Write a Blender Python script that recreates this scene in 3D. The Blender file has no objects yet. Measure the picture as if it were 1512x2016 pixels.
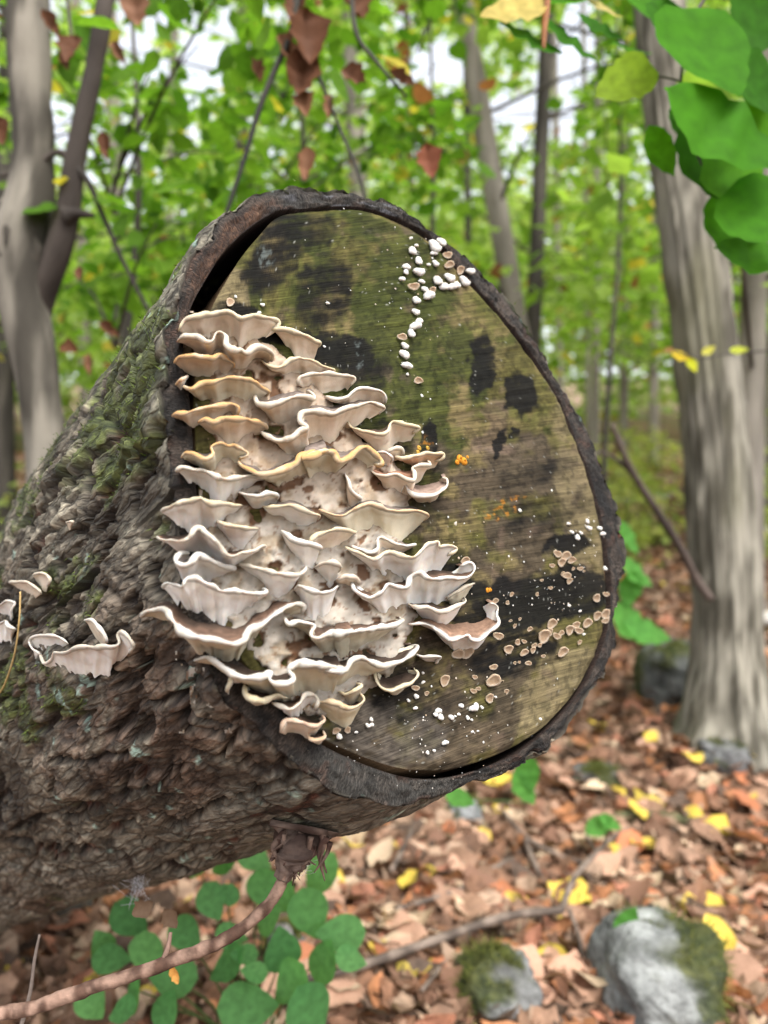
import bpy, math, random
import numpy as np
from mathutils import Vector
from mathutils.bvhtree import BVHTree

random.seed(7); RNG = np.random.default_rng(7)
SC = bpy.context.scene
COL = SC.collection

# ------------------------------------------------------------------ camera
H = 0.95                        # phone height above the forest floor
PITCH = math.radians(2.2)
FPX = 1514.0                    # focal length in photograph pixels (1512 x 2016)
cd = bpy.data.cameras.new('camera'); cam = bpy.data.objects.new('camera', cd); COL.objects.link(cam)
cam.location = (0, 0, H); cam.rotation_euler = (math.pi/2 - PITCH, 0, 0)
cd.sensor_fit = 'VERTICAL'; cd.sensor_height = 34.62; cd.sensor_width = 25.96; cd.lens = 26.0
cd.clip_start = 0.02; cd.clip_end = 600
cd.dof.use_dof = True; cd.dof.focus_distance = 0.52; cd.dof.aperture_fstop = 4.4
SC.camera = cam

# ------------------------------------------------------------------ world and sun
SUN_EL, SUN_AZ = math.radians(58), math.radians(150)      # from behind the camera, to the right
w = bpy.data.worlds.new('World'); SC.world = w; w.use_nodes = True
nt = w.node_tree; bg = nt.nodes['Background']
sky = nt.nodes.new('ShaderNodeTexSky'); sky.sky_type = 'NISHITA'; sky.sun_disc = False
sky.sun_elevation = SUN_EL; sky.sun_rotation = SUN_AZ
sky.air_density = 1.0; sky.dust_density = 4.0; sky.ozone_density = 1.0
hs = nt.nodes.new('ShaderNodeHueSaturation'); hs.inputs['Saturation'].default_value = 0.25
nt.links.new(sky.outputs[0], hs.inputs['Color']); nt.links.new(hs.outputs[0], bg.inputs['Color'])
bg.inputs['Strength'].default_value = 0.15
sd = bpy.data.lights.new('sun', 'SUN'); sd.energy = 1.0; sd.angle = math.radians(25); sd.color = (1.0, 0.96, 0.9)
sun = bpy.data.objects.new('sun', sd); COL.objects.link(sun)
sdir = Vector((math.sin(SUN_AZ)*math.cos(SUN_EL), math.cos(SUN_AZ)*math.cos(SUN_EL), math.sin(SUN_EL)))
sun.rotation_euler = sdir.to_track_quat('Z', 'Y').to_euler()
SC.view_settings.view_transform = 'Standard'; SC.view_settings.look = 'None'
SC.view_settings.gamma = 1.0; SC.view_settings.use_curve_mapping = False
SC.view_settings.exposure = 1.7
SC.cycles.use_denoising = True
try: SC.cycles.denoiser = 'OPENIMAGEDENOISE'
except Exception: pass
SC.cycles.max_bounces = 6; SC.cycles.diffuse_bounces = 4; SC.cycles.transmission_bounces = 4
SC.cycles.caustics_reflective = False; SC.cycles.caustics_refractive = False

# ------------------------------------------------------------------ geometry from pixels
C0 = np.array([0, 0, H]); cP, sP = math.cos(PITCH), math.sin(PITCH)
XR = np.array([1.0, 0, 0]); FW = np.array([0, cP, -sP]); UP = np.array([0, sP, cP])
def ray(px, py):
    px = np.asarray(px, float); py = np.asarray(py, float)
    return FW + ((px-756)/FPX)[..., None]*XR + ((1008-py)/FPX)[..., None]*UP
def P(px, py, d):
    return C0 + ray(px, py)*np.asarray(d, float)[..., None]
def proj(V):
    q = np.asarray(V) - C0; d = q@FW; dd = np.where(np.abs(d) < 1e-6, 1e-6, d)
    return 756 + FPX*(q@XR)/dd, 1008 - FPX*(q@UP)/dd, d
def c2w(v):                      # camera axes (right, up, forward) to world
    return v[0]*XR + v[1]*UP + v[2]*FW

# ------------------------------------------------------------------ numeric helpers
def hsh(ix, iy, iz, seed=0):
    n = (ix.astype(np.int64)*374761393 + iy.astype(np.int64)*668265263 + iz.astype(np.int64)*2147483647 + seed*1274126177) & 0xFFFFFFFF
    n = ((n ^ (n >> 13))*1274126177) & 0xFFFFFFFF
    n = ((n ^ (n >> 16))*2246822519) & 0xFFFFFFFF
    return ((n ^ (n >> 15)) & 0xFFFFFF)/float(0xFFFFFF)
def vn(p, seed=0):
    p = np.asarray(p, float)
    if p.shape[-1] == 2: p = np.concatenate([p, np.zeros(p.shape[:-1]+(1,))], -1)
    i = np.floor(p); f = p-i; f = f*f*f*(f*(f*6-15)+10); i = i.astype(np.int64)
    x, y, z = i[..., 0], i[..., 1], i[..., 2]; r = 0
    for dx in (0, 1):
        wx = f[..., 0] if dx else 1-f[..., 0]
        for dy in (0, 1):
            wy = f[..., 1] if dy else 1-f[..., 1]
            for dz in (0, 1):
                wz = f[..., 2] if dz else 1-f[..., 2]
                r = r + wx*wy*wz*hsh(x+dx, y+dy, z+dz, seed)
    return r*2-1
def fbm(p, o=4, seed=0, g=0.5):
    p = np.asarray(p, float); a = 1; s = 0; t = 0
    for k in range(o):
        s = s + a*vn(p*2**k + 17.3*k, seed+k); t += a; a *= g
    return s/t*1.6
def voro(p, seed=0):             # 2-D cellular noise: F1, F2, id
    i = np.floor(p).astype(np.int64); f1 = np.full(p.shape[0], 9.0); f2 = f1.copy(); cid = np.zeros(p.shape[0])
    for dx in (-1, 0, 1):
        for dy in (-1, 0, 1):
            cx, cy = i[:, 0]+dx, i[:, 1]+dy; z = np.zeros_like(cx)
            ox, oy = hsh(cx, cy, z, seed), hsh(cx, cy, z, seed+5)
            d = np.hypot(cx+ox-p[:, 0], cy+oy-p[:, 1]); k = hsh(cx, cy, z, seed+9)
            n = d < f1; f2 = np.where(n, f1, np.minimum(f2, d)); cid = np.where(n, k, cid); f1 = np.where(n, d, f1)
    return f1, f2, cid
def ss(a, b, x):
    t = np.clip((x-a)/(b-a), 0, 1); return t*t*(3-2*t)
def mix(a, b, t):
    t = np.asarray(t)[..., None]; return np.asarray(a)*(1-t) + np.asarray(b)*t
def resample(pts, n, closed=False, smooth=0):
    p = np.asarray(pts, float)
    if closed: p = np.vstack([p, p[:1]])
    d = np.r_[0, np.cumsum(np.linalg.norm(np.diff(p, axis=0), axis=1))]
    t = np.linspace(0, d[-1], n, endpoint=not closed)
    # Catmull-Rom
    k = np.clip(np.searchsorted(d, t, 'right')-1, 0, len(p)-2); u = (t-d[k])/np.maximum(d[k+1]-d[k], 1e-9)
    u = u[:, None]
    if closed: g = lambda j: p[:-1][np.mod(j, len(p)-1)]
    else: g = lambda j: p[np.clip(j, 0, len(p)-1)]
    p0, p1, p2, p3 = g(k-1), g(k), g(k+1), g(k+2)
    q = 0.5*((2*p1) + (p2-p0)*u + (2*p0-5*p1+4*p2-p3)*u**2 + (3*p1-p0-3*p2+p3)*u**3)
    for _ in range(smooth):
        if closed: q = (np.roll(q, 1, 0)+2*q+np.roll(q, -1, 0))/4
        else: q[1:-1] = (q[:-2]+2*q[1:-1]+q[2:])/4
    return q
def sm1(a, n):                   # moving average keeping the ends
    a = np.array(a, float)
    for _ in range(n):
        a[1:-1] = (a[:-2]+2*a[1:-1]+a[2:])/4
    return a

# ------------------------------------------------------------------ meshes
def mesh_np(name, V, F, col=None, smooth=True, tex=None):
    """F: array (n,3) or (n,4) of indices; col: per-vertex rgb"""
    me = bpy.data.meshes.new(name); V = np.asarray(V, np.float32); F = np.asarray(F, np.int32); k = F.shape[1]
    me.vertices.add(len(V)); me.vertices.foreach_set('co', V.ravel())
    me.loops.add(F.size); me.loops.foreach_set('vertex_index', F.ravel())
    me.polygons.add(len(F)); me.polygons.foreach_set('loop_start', np.arange(0, F.size, k, dtype=np.int32))
    me.polygons.foreach_set('use_smooth', np.full(len(F), smooth))
    me.update(calc_edges=True)
    if col is not None:
        a = me.color_attributes.new('Col', 'FLOAT_COLOR', 'POINT')
        c = np.ones((len(V), 4), np.float32); c[:, :3] = np.clip(col, 0, 1); a.data.foreach_set('color', c.ravel())
    if tex is not None:
        a = me.attributes.new('Tex', 'FLOAT_VECTOR', 'POINT'); a.data.foreach_set('vector', np.asarray(tex, np.float32).ravel())
    return me
def tag(o, label=None, cat=None, group=None, kind=None):
    if label: o['label'] = label
    if cat: o['category'] = cat
    if group: o['group'] = group
    if kind: o['kind'] = kind
    return o
def link(name, me, mat=None, parent=None):
    o = bpy.data.objects.new(name, me); COL.objects.link(o)
    if mat is not None and len(me.materials) == 0: me.materials.append(mat)
    if parent is not None:
        o.parent = parent; o.matrix_parent_inverse = parent.matrix_world.inverted()
    return o
def empty(name, loc):
    o = bpy.data.objects.new(name, None); COL.objects.link(o); o.location = tuple(loc); o.empty_display_size = 0.02
    bpy.context.view_layer.update() if False else None
    o.matrix_world.translation = Vector(loc)
    return o
def part(name, V, F, mat, root, col=None, smooth=True, tex=None):
    """a mesh part in world coordinates re-based on its root empty"""
    b = np.array(root.location) if root is not None else np.zeros(3)
    me = mesh_np(name, np.asarray(V)-b, F, col, smooth, tex); me.materials.append(mat)
    o = bpy.data.objects.new(name, me); COL.objects.link(o)
    if root is not None: o.parent = root
    return o
def gridF(nr, nc, closed=False):
    r = np.arange(nr-1)[:, None]; c = np.arange(nc if closed else nc-1)[None, :]; c2 = (c+1) % nc
    return np.stack([r*nc+c, r*nc+c2, (r+1)*nc+c2, (r+1)*nc+c], -1).reshape(-1, 4)
def tube(pts, rad, ns=10, rough=0.0, freq=20, seed=0, nres=None, ridge=0.0, nrid=14):
    """tapered tube with end caps pinched to a point; returns V, F, (angle, length) per vertex"""
    pts = np.asarray(pts, float); rad = np.broadcast_to(np.asarray(rad, float), (len(pts),)).copy()
    if nres:
        q = resample(np.c_[pts, rad], nres); pts, rad = q[:, :3], np.maximum(q[:, 3], 1e-5)
    T = np.gradient(pts, axis=0); T /= np.linalg.norm(T, axis=1)[:, None]
    ref = np.array([0.31, 0.2, 0.93]) if abs(T[:, 2]).mean() < 0.8 else np.array([1.0, 0.1, 0])
    N = np.cross(T, ref); N /= np.linalg.norm(N, axis=1)[:, None]; B = np.cross(T, N)
    a = np.linspace(0, 2*np.pi, ns, endpoint=False)
    L = np.r_[0, np.cumsum(np.linalg.norm(np.diff(pts, axis=0), axis=1))]
    dirs = N[:, None]*np.cos(a)[None, :, None] + B[:, None]*np.sin(a)[None, :, None]
    R = np.repeat(rad[:, None], ns, 1)
    base = pts[:, None] + dirs*R[..., None]
    if rough > 0:
        R = R*(1 + rough*fbm(base.reshape(-1, 3)*freq, 3, seed).reshape(R.shape))
    if ridge > 0:
        k = vn(np.stack([np.cos(a)[None]*nrid/3+0*L[:, None], np.sin(a)[None]*nrid/3+0*L[:, None], L[:, None]*2.2+0*a[None]], -1).reshape(-1, 3), seed+3).reshape(R.shape)
        R = R*(1 + ridge*np.abs(k)*1.5)
    V = (pts[:, None] + dirs*R[..., None]).reshape(-1, 3); F = gridF(len(pts), ns, True)
    n = len(V); V = np.vstack([V, pts[:1], pts[-1:]])
    j = np.arange(ns); j2 = (j+1) % ns; last = (len(pts)-1)*ns
    F = np.vstack([F, np.stack([j2, j, 0*j+n, 0*j+n], 1), np.stack([last+j, last+j2, 0*j+n+1, 0*j+n+1], 1)])
    return V, F
def tri(F):
    F = np.asarray(F); t = np.vstack([F[:, [0, 1, 2]], F[:, [0, 2, 3]]]); return t[(t[:, 0] != t[:, 1]) & (t[:, 1] != t[:, 2]) & (t[:, 0] != t[:, 2])]
def join(parts):
    V, F, o = [], [], 0
    for v, f in parts: V.append(v); F.append(tri(f) if f.shape[1] == 4 else f); F[-1] = F[-1]+o; o += len(v)
    return np.vstack(V), np.vstack(F)

# ------------------------------------------------------------------ materials
def newmat(name):
    m = bpy.data.materials.new(name); m.use_nodes = True; t = m.node_tree
    return m, t, t.nodes['Principled BSDF']
def N(t, k, **kw):
    n = t.nodes.new(k)
    for a, b in kw.items(): setattr(n, a, b)
    return n
def vmat(name, rough=0.8, nscale=120, namp=0.25, bump=0.3, bdist=0.002, spec=0.3, source='attr', stretch=None, nscale2=None, sss=0, rvar=0.15, gain=.75, tex=None):
    """colour from the vertex attribute (or the object colour) broken up by noise, with noise relief"""
    m, t, b = newmat(name)
    if source == 'attr':
        a = N(t, 'ShaderNodeAttribute', attribute_name='Col'); c = a.outputs['Color']
    else:
        a = N(t, 'ShaderNodeObjectInfo'); c = a.outputs['Color']
    g = N(t, 'ShaderNodeNewGeometry'); vec = g.outputs['Position']
    if source != 'attr':
        tc = N(t, 'ShaderNodeTexCoord'); vec = tc.outputs['Object']
    if stretch:
        mp = N(t, 'ShaderNodeMapping'); mp.inputs['Rotation'].default_value = stretch[0]; mp.inputs['Scale'].default_value = stretch[1]
        t.links.new(vec, mp.inputs['Vector']); vec = mp.outputs[0]
    if tex: vec = N(t, 'ShaderNodeAttribute', attribute_name='Tex').outputs['Vector']
    n = N(t, 'ShaderNodeTexNoise'); n.inputs['Scale'].default_value = nscale; n.inputs['Detail'].default_value = 6; n.inputs['Roughness'].default_value = 0.65
    t.links.new(vec, n.inputs['Vector'])
    mr = N(t, 'ShaderNodeMapRange'); mr.inputs['From Min'].default_value = 0.25; mr.inputs['From Max'].default_value = 0.75
    mr.inputs['To Min'].default_value = gain*(1-namp); mr.inputs['To Max'].default_value = gain*(1+namp); t.links.new(n.outputs['Fac'], mr.inputs['Value'])
    mx = N(t, 'ShaderNodeVectorMath', operation='SCALE'); t.links.new(c, mx.inputs[0]); t.links.new(mr.outputs[0], mx.inputs['Scale'])
    t.links.new(mx.outputs[0], b.inputs['Base Color'])
    rr = N(t, 'ShaderNodeMapRange'); rr.inputs['To Min'].default_value = max(0, rough-rvar); rr.inputs['To Max'].default_value = min(1, rough+rvar)
    t.links.new(n.outputs['Fac'], rr.inputs['Value']); t.links.new(rr.outputs[0], b.inputs['Roughness'])
    b.inputs['Specular IOR Level'].default_value = spec
    if bump:
        bp = N(t, 'ShaderNodeBump'); bp.inputs['Strength'].default_value = bump; bp.inputs['Distance'].default_value = bdist
        n2 = N(t, 'ShaderNodeTexNoise'); n2.inputs['Scale'].default_value = nscale2 or nscale*2; n2.inputs['Detail'].default_value = 5
        t.links.new(vec, n2.inputs['Vector']); t.links.new(n2.outputs['Fac'], bp.inputs['Height']); t.links.new(bp.outputs[0], b.inputs['Normal'])
    if sss:
        b.inputs['Subsurface Weight'].default_value = sss; b.inputs['Subsurface Radius'].default_value = (1, .6, .4); b.inputs['Subsurface Scale'].default_value = 0.004
    return m
def leafmat(name, source='attr', trans=0.45, rough=0.6, namp=0.25, nscale=60):
    m, t, b = newmat(name)
    if source == 'attr':
        a = N(t, 'ShaderNodeAttribute', attribute_name='Col'); c = a.outputs['Color']; vec = N(t, 'ShaderNodeNewGeometry').outputs['Position']
    else:
        a = N(t, 'ShaderNodeObjectInfo'); c = a.outputs['Color']; vec = N(t, 'ShaderNodeTexCoord').outputs['Object']
    n = N(t, 'ShaderNodeTexNoise'); n.inputs['Scale'].default_value = nscale; n.inputs['Detail'].default_value = 4
    t.links.new(vec, n.inputs['Vector'])
    mr = N(t, 'ShaderNodeMapRange'); mr.inputs['From Min'].default_value = 0.3; mr.inputs['From Max'].default_value = 0.7
    mr.inputs['To Min'].default_value = 1-namp; mr.inputs['To Max'].default_value = 1+namp; t.links.new(n.outputs['Fac'], mr.inputs['Value'])
    mx = N(t, 'ShaderNodeVectorMath', operation='SCALE'); t.links.new(c, mx.inputs[0]); t.links.new(mr.outputs[0], mx.inputs['Scale'])
    t.links.new(mx.outputs[0], b.inputs['Base Color']); b.inputs['Roughness'].default_value = rough; b.inputs['Specular IOR Level'].default_value = 0.10
    tr = N(t, 'ShaderNodeBsdfTranslucent'); ms = N(t, 'ShaderNodeMixShader'); ms.inputs[0].default_value = trans
    sc = N(t, 'ShaderNodeVectorMath', operation='MULTIPLY'); sc.inputs[1].default_value = (1.25, 1.3, 0.7)
    t.links.new(mx.outputs[0], sc.inputs[0]); t.links.new(sc.outputs[0], tr.inputs['Color'])
    t.links.new(b.outputs[0], ms.inputs[1]); t.links.new(tr.outputs[0], ms.inputs[2])
    t.links.new(ms.outputs[0], t.nodes['Material Output'].inputs['Surface'])
    return m
M_BARK = vmat('bark', 0.68, 1.6, 0.75, 0.8, 0.003, 0.3, tex=1, nscale2=2.6, gain=.95)
def add_cracks(m, scale, lo, width):
    t = m.node_tree; b = t.nodes['Principled BSDF']; at = N(t, 'ShaderNodeAttribute', attribute_name='Tex')
    nz = N(t, 'ShaderNodeTexNoise'); nz.inputs['Scale'].default_value = .6; nz.inputs['Detail'].default_value = 4; t.links.new(at.outputs['Vector'], nz.inputs['Vector'])
    ad = N(t, 'ShaderNodeVectorMath', operation='MULTIPLY_ADD'); ad.inputs[1].default_value = (1.6, 1.6, 0); t.links.new(nz.outputs['Color'], ad.inputs[0]); t.links.new(at.outputs['Vector'], ad.inputs[2])
    vo = N(t, 'ShaderNodeTexVoronoi', feature='DISTANCE_TO_EDGE'); vo.inputs['Scale'].default_value = scale; t.links.new(ad.outputs[0], vo.inputs['Vector'])
    vc = N(t, 'ShaderNodeTexVoronoi', feature='F1'); vc.inputs['Scale'].default_value = scale; t.links.new(ad.outputs[0], vc.inputs['Vector'])
    mr = N(t, 'ShaderNodeMapRange'); mr.inputs['From Max'].default_value = width; mr.inputs['To Min'].default_value = lo; t.links.new(vo.outputs['Distance'], mr.inputs['Value'])
    sp_ = N(t, 'ShaderNodeSeparateColor'); t.links.new(vc.outputs['Color'], sp_.inputs[0]); m2 = N(t, 'ShaderNodeMapRange'); m2.inputs['To Min'].default_value = .72; m2.inputs['To Max'].default_value = 1.28; t.links.new(sp_.outputs[0], m2.inputs['Value'])
    mu = N(t, 'ShaderNodeMath', operation='MULTIPLY'); t.links.new(mr.outputs[0], mu.inputs[0]); t.links.new(m2.outputs[0], mu.inputs[1])
    src = b.inputs['Base Color'].links[0].from_socket; sc_ = N(t, 'ShaderNodeVectorMath', operation='SCALE'); t.links.new(src, sc_.inputs[0]); t.links.new(mu.outputs[0], sc_.inputs['Scale']); t.links.new(sc_.outputs[0], b.inputs['Base Color'])
    bp = b.inputs['Normal'].links[0].from_node; hsrc = bp.inputs['Height'].links[0].from_socket; av = N(t, 'ShaderNodeMath', operation='ADD'); t.links.new(hsrc, av.inputs[0]); t.links.new(mu.outputs[0], av.inputs[1]); t.links.new(av.outputs[0], bp.inputs['Height'])
add_cracks(M_BARK, .55, .38, .16)
M_WOOD = vmat('cut_wood', 0.8, 1.0, 0.6, 0.7, 0.0012, 0.10, tex=1, nscale2=1.3, gain=.58)
M_CAP = vmat('fungus_cap', 0.8, 160, 0.4, 0.6, 0.0012, 0.15, gain=.62)
M_PORE = vmat('fungus_pores', 0.75, 120, 0.09, 0.35, 0.0007, 0.2, nscale2=900, sss=0.3, gain=.96)
M_RIM = vmat('fungus_margin', 0.75, 200, 0.10, 0.3, 0.0006, 0.2, nscale2=700, sss=0.3, gain=.60)
M_TRUNK = vmat('tree_bark', 0.85, 14, 0.30, 0.6, 0.01, 0.2, stretch=((0, 0, 0), (1, 1, .22)), nscale2=30, gain=.6)
M_TWIG = vmat('twig_bark', 0.8, 180, 0.35, 0.5, 0.001, 0.25)
M_ROCK = vmat('rock', 0.9, 38, 0.6, 0.9, 0.012, 0.12, nscale2=70, gain=.40)
M_SOIL = vmat('forest_soil', 0.95, 18, 0.4, 0.6, 0.02, 0.1)
M_MOSS = vmat('moss', 0.9, 60, 0.35, 0.0, 0, 0.1)
M_LEAF = leafmat('green_leaf', 'attr', 0.55, 0.65, 0.15, 20)
M_LEAFO = leafmat('green_leaf_single', 'obj', 0.55, 0.65, 0.22, 6)
M_DEAD = leafmat('dead_leaf', 'attr', 0.15, 0.6, 0.35, 50)
M_DEADO = leafmat('dead_leaf_single', 'obj', 0.15, 0.6, 0.35, 50)

# ------------------------------------------------------------------ ground
def gh(x, y):
    x = np.asarray(x, float); y = np.asarray(y, float)
    t = np.maximum(y-2.0, 0); up = 0.14*(np.sqrt(t*t+4)-2)
    up = up - 0.02*np.maximum(-x-1, 0)*ss(1, 6, y)
    p = np.stack([x, y], -1)
    return up + 0.05*fbm(p*0.7, 3, 3) + 0.02*fbm(p*3.1, 2, 8)
def glines(lo, hi, near, dn, grow):
    a = [near]; s = dn
    while a[-1] < hi: a.append(a[-1]+s); s *= grow
    b = [near]; s = dn
    while b[-1] > lo: b.append(b[-1]-s); s *= grow
    return np.array(sorted(set(a+b)))
gx = glines(-160, 160, 0.4, 0.045, 1.045); gy = glines(-40, 260, 1.6, 0.045, 1.045)
GX, GY = np.meshgrid(gx, gy); GZ = gh(GX, GY)
gc = mix((0.10, 0.062, 0.043), (0.20, 0.125, 0.09), ss(-.5, .5, fbm(np.stack([GX, GY], -1)*5, 3, 4)))
far = ss(4, 14, GY)
gc = mix(gc, mix((0.30, 0.19, 0.14), (0.16, 0.17, 0.07), ss(-.2, .5, fbm(np.stack([GX, GY], -1)*.8, 3, 14))), far)
gob = link('ground', mesh_np('ground', np.stack([GX, GY, GZ], -1).reshape(-1, 3), gridF(len(gy), len(gx)), gc.reshape(-1, 3)), M_SOIL)
tag(gob, kind='structure')

# ------------------------------------------------------------------ the log
D0 = 0.55; FC = P(820., 960., D0)                       # centre of the cut face
NF = c2w(-np.array([-.75, -.33, 1])/np.linalg.norm([-.75, -.33, 1]))      # face normal
AX = c2w(np.array([-.936, -.654, 1])/np.linalg.norm([-.936, -.654, 1]))   # log axis, away from the face
def onface(px, py):
    d = ray(px, py); t = ((FC-C0)@NF)/(d@NF); return C0 + d*t[..., None]
FU = np.cross([0, 0, 1], NF); FU /= np.linalg.norm(FU); FV = np.cross(NF, FU)
def uv(p): q = p-FC; return q@FU, q@FV
OUT = [(335,650),(350,590),(396,490),(440,425),(500,390),(560,374),(650,376),(730,388),(800,414),(860,454),(910,503),(950,545),(1008,612),(1055,672),(1088,740),(1136,812),(1166,882),(1196,960),(1217,1050),(1222,1130),(1213,1200),(1206,1290),(1176,1340),(1136,1396),(1076,1466),(1016,1506),(930,1546),(840,1574),(760,1580),(680,1560),(600,1515),(520,1455),(450,1385),(400,1300),(370,1200),(350,1050),(335,900),(330,750)]
WOOD = [(420,602),(470,515),(512,462),(550,424),(600,414),(700,410),(780,432),(850,474),(930,562),(1010,652),(1086,762),(1138,882),(1178,1000),(1195,1100),(1199,1150),(1190,1240),(1150,1340),(1080,1424),(1000,1478),(900,1512),(820,1515),(740,1496),(640,1452),(560,1385),(480,1300),(430,1200),(400,1000),(385,800),(395,680)]
BIN = [(374,612),(402,556),(440,498),(490,448),(545,415),(600,409),(700,405),(780,427),(854,470),(934,558),(1014,648),(1090,760),(1142,880),(1182,1000),(1199,1100),(1204,1150),(1196,1244),(1155,1345),(1085,1430),(1004,1490),(900,1526),(820,1532),(740,1512),(634,1464),(552,1395),(472,1305),(422,1202),(392,1000),(376,800),(362,680)]
NT = 600
def polar(pts, wob=0, seed=0):
    p = resample(pts, 1200, True, 6); q = onface(p[:, 0], p[:, 1]); u, v = uv(q)
    th = np.arctan2(v, u); r = np.hypot(u, v); o = np.argsort(th); return th[o], r[o]
TH = np.linspace(-np.pi, np.pi, NT, endpoint=False)
def rad_at(pts, th):
    a, r = polar(pts); return np.interp(th, np.r_[a-2*np.pi, a, a+2*np.pi], np.r_[r, r, r])
r_out, r_in, r_wood = rad_at(OUT, TH), rad_at(BIN, TH), rad_at(WOOD, TH)
arc0 = np.cumsum(r_out)*2*np.pi/NT
r_out = r_out + 0.0028*fbm(np.c_[arc0/.02, arc0*0], 4, 501) + .0018*np.sign(fbm(np.c_[arc0/.035, arc0*0+4], 2, 503))*ss(-.2, .5, np.cos(TH))
r_out = r_out + .0022*ss(-.1, .6, np.cos(TH))
r_in = np.minimum(r_in, r_out-0.004); r_wood = np.minimum(r_wood, r_in-0.0006)
RD = np.cos(TH)[:, None]*FU + np.sin(TH)[:, None]*FV               # radial dirs in the face plane
RS = RD - (RD@AX)[:, None]*AX; RS /= np.linalg.norm(RS, axis=1)[:, None]
arc = np.r_[0, np.cumsum(np.linalg.norm(np.diff(RD*r_out[:, None], axis=0), axis=1))]
# rows along the log
s_rows = [0.0015]; st = 0.0024
while s_rows[-1] < 1.5: s_rows.append(s_rows[-1]+st); st = 0.0024 + 0.0022*s_rows[-1]
while s_rows[-1] < 2.9: s_rows.append(s_rows[-1]+0.06)
s_rows = np.array(s_rows)
def ell(px, py, cx, cy, rx, ry, rot=0, w=0.0):
    c, s = math.cos(math.radians(rot)), math.sin(math.radians(rot)); dx, dy = px-cx, py-cy
    return ss(1.25, 0.75, np.hypot((dx*c+dy*s)/rx, (-dx*s+dy*c)/ry) + w)
def side_points(flat=False):
    A, S = np.meshgrid(arc, s_rows); grow = 1 + 0.05*S
    base = FC + RD[None]*(r_out[None, :, None]*grow[..., None]) + AX*S[..., None]
    if flat: return base
    q = np.stack([A, S], -1).reshape(-1, 2); wq = q + 0.006*np.stack([fbm(q*30, 3, 21), fbm(q*30, 3, 31)], -1)
    px, py, _ = proj(base.reshape(-1, 3))
    f1, f2, cid = voro(wq/np.array([0.030, 0.085]), 2); e = f2-f1
    fm = ss(-.35, .25, fbm(q/np.array([0.06, 0.12]), 2, 41))
    fis = ss(0.16, 0.02, e)*fm
    b1, b2, bid = voro(wq/np.array([0.011, 0.026])+5, 12)
    fl = fbm(wq/np.array([0.012, 0.035]), 4, 51); terr = np.floor(fl*3.5)/3.5; terr = terr + 0.3*(fl-terr)
    pits = ss(0.5, 0.72, fbm(wq/np.array([0.012, 0.036]), 3, 61))
    fine = fbm(q/0.006, 3, 71)
    # smoother skin near the cut on the underside
    smooth = np.maximum(ell(px, py, 640, 1590, 300, 90, -14), 0.7*ell(px, py, 330, 1700, 240, 70, -14))
    k = 1-0.8*smooth
    c1, c2, sid = voro((wq + .003*np.stack([fbm(q*150, 2, 23), fbm(q*150, 2, 33)], -1))/np.array([0.0095, 0.021])+9, 17); crk = ss(.22, .03, c2-c1)*ss(-.3, .4, fbm(q/np.array([.03, .05]), 2, 43))
    h = k*(0.0030*(cid-.5) + 0.0016*terr + .0013*(sid-.5) - .0020*crk - 0.009*fis - 0.007*pits) + 0.0004*fine
    h += 0.006*fbm(q/0.11, 2, 81)
    big = np.zeros(len(q)); wx_, wy_ = px+7*fbm(q/.012, 3, 601), py+7*fbm(q/.012, 3, 603)
    for ln in ([(215,1572),(262,1562),(300,1552),(335,1530)], [(352,1642),(395,1606),(440,1590)], [(470,1586),(520,1562),(560,1546),(594,1520)], [(110,1490),(180,1502),(240,1492)], [(195,950),(235,900),(262,855)], [(245,1015),(264,962),(292,925)], [(140,1050),(170,992),(200,958)], [(20,1640),(90,1612),(150,1618)], [(330,1420),(360,1450),(420,1462)], [(300,1075),(312,1030),(330,990)]):
        for (xa, ya), (xb, yb) in zip(ln[:-1], ln[1:]):
            tt = np.clip(((wx_-xa)*(xb-xa)+(wy_-ya)*(yb-ya))/((xb-xa)**2+(yb-ya)**2), 0, 1); big = np.maximum(big, ss(7.5, 3, np.hypot(wx_-xa-tt*(xb-xa), wy_-ya-tt*(yb-ya))))
    big *= (q[:, 1] < 1.4)*ss(.0, -.2, np.tile(RS@FW, len(s_rows)))
    h = h*(0.6+0.4*ss(0.0, 0.02, q[:, 1])) - .006*big
    V = base.reshape(-1, 3) + np.tile(RS, (len(s_rows), 1))*h[:, None]
    # colours
    n1, n2, n3 = fbm(q/0.05, 4, 91), fbm(q/np.array([0.012, 0.03]), 4, 101), fbm(q/0.09, 3, 111)
    c = mix((0.085, 0.070, 0.050), (0.25, 0.215, 0.16), ss(-.4, .5, n1+.5*(cid-.5))); c = mix(c, (0.30, 0.285, 0.22), .45*ss(1350, 1000, py)*ss(-.3, .5, n3))
    c = mix(c, (0.18, 0.115, 0.082), 0.6*ss(-.1, .55, n3)*ss(900, 1350, py))
    c = mix(c, (0.27, 0.24, 0.18), 0.6*ss(.2, .7, n2))
    c = mix(c, (0.19, 0.18, 0.145), 0.75*smooth)
    c = mix(c, (0.022, 0.014, 0.010), np.clip(0.95*ss(.3, .8, fis) + 0.8*ss(.2, .9, pits)*k + .5*ss(.25, -.6, terr)*k, 0, 1))
    c = mix(c, (0.012, 0.009, 0.007), .95*big); c = mix(c, (0.03, 0.022, 0.018), .7*crk*k); c = mix(c, c*1.45, .6*ss(.6, .95, sid)*k); c = mix(c, c*.6, .5*ss(.4, .1, sid)*k)
    c = mix(c, (0.12, 0.038, 0.022), 0.5*ss(.35, .65, fbm(q/0.03, 3, 121))*ss(.2, .8, fis+pits))
    outw = np.tile(RS@np.array([0, 0, 1]), len(s_rows))
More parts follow.
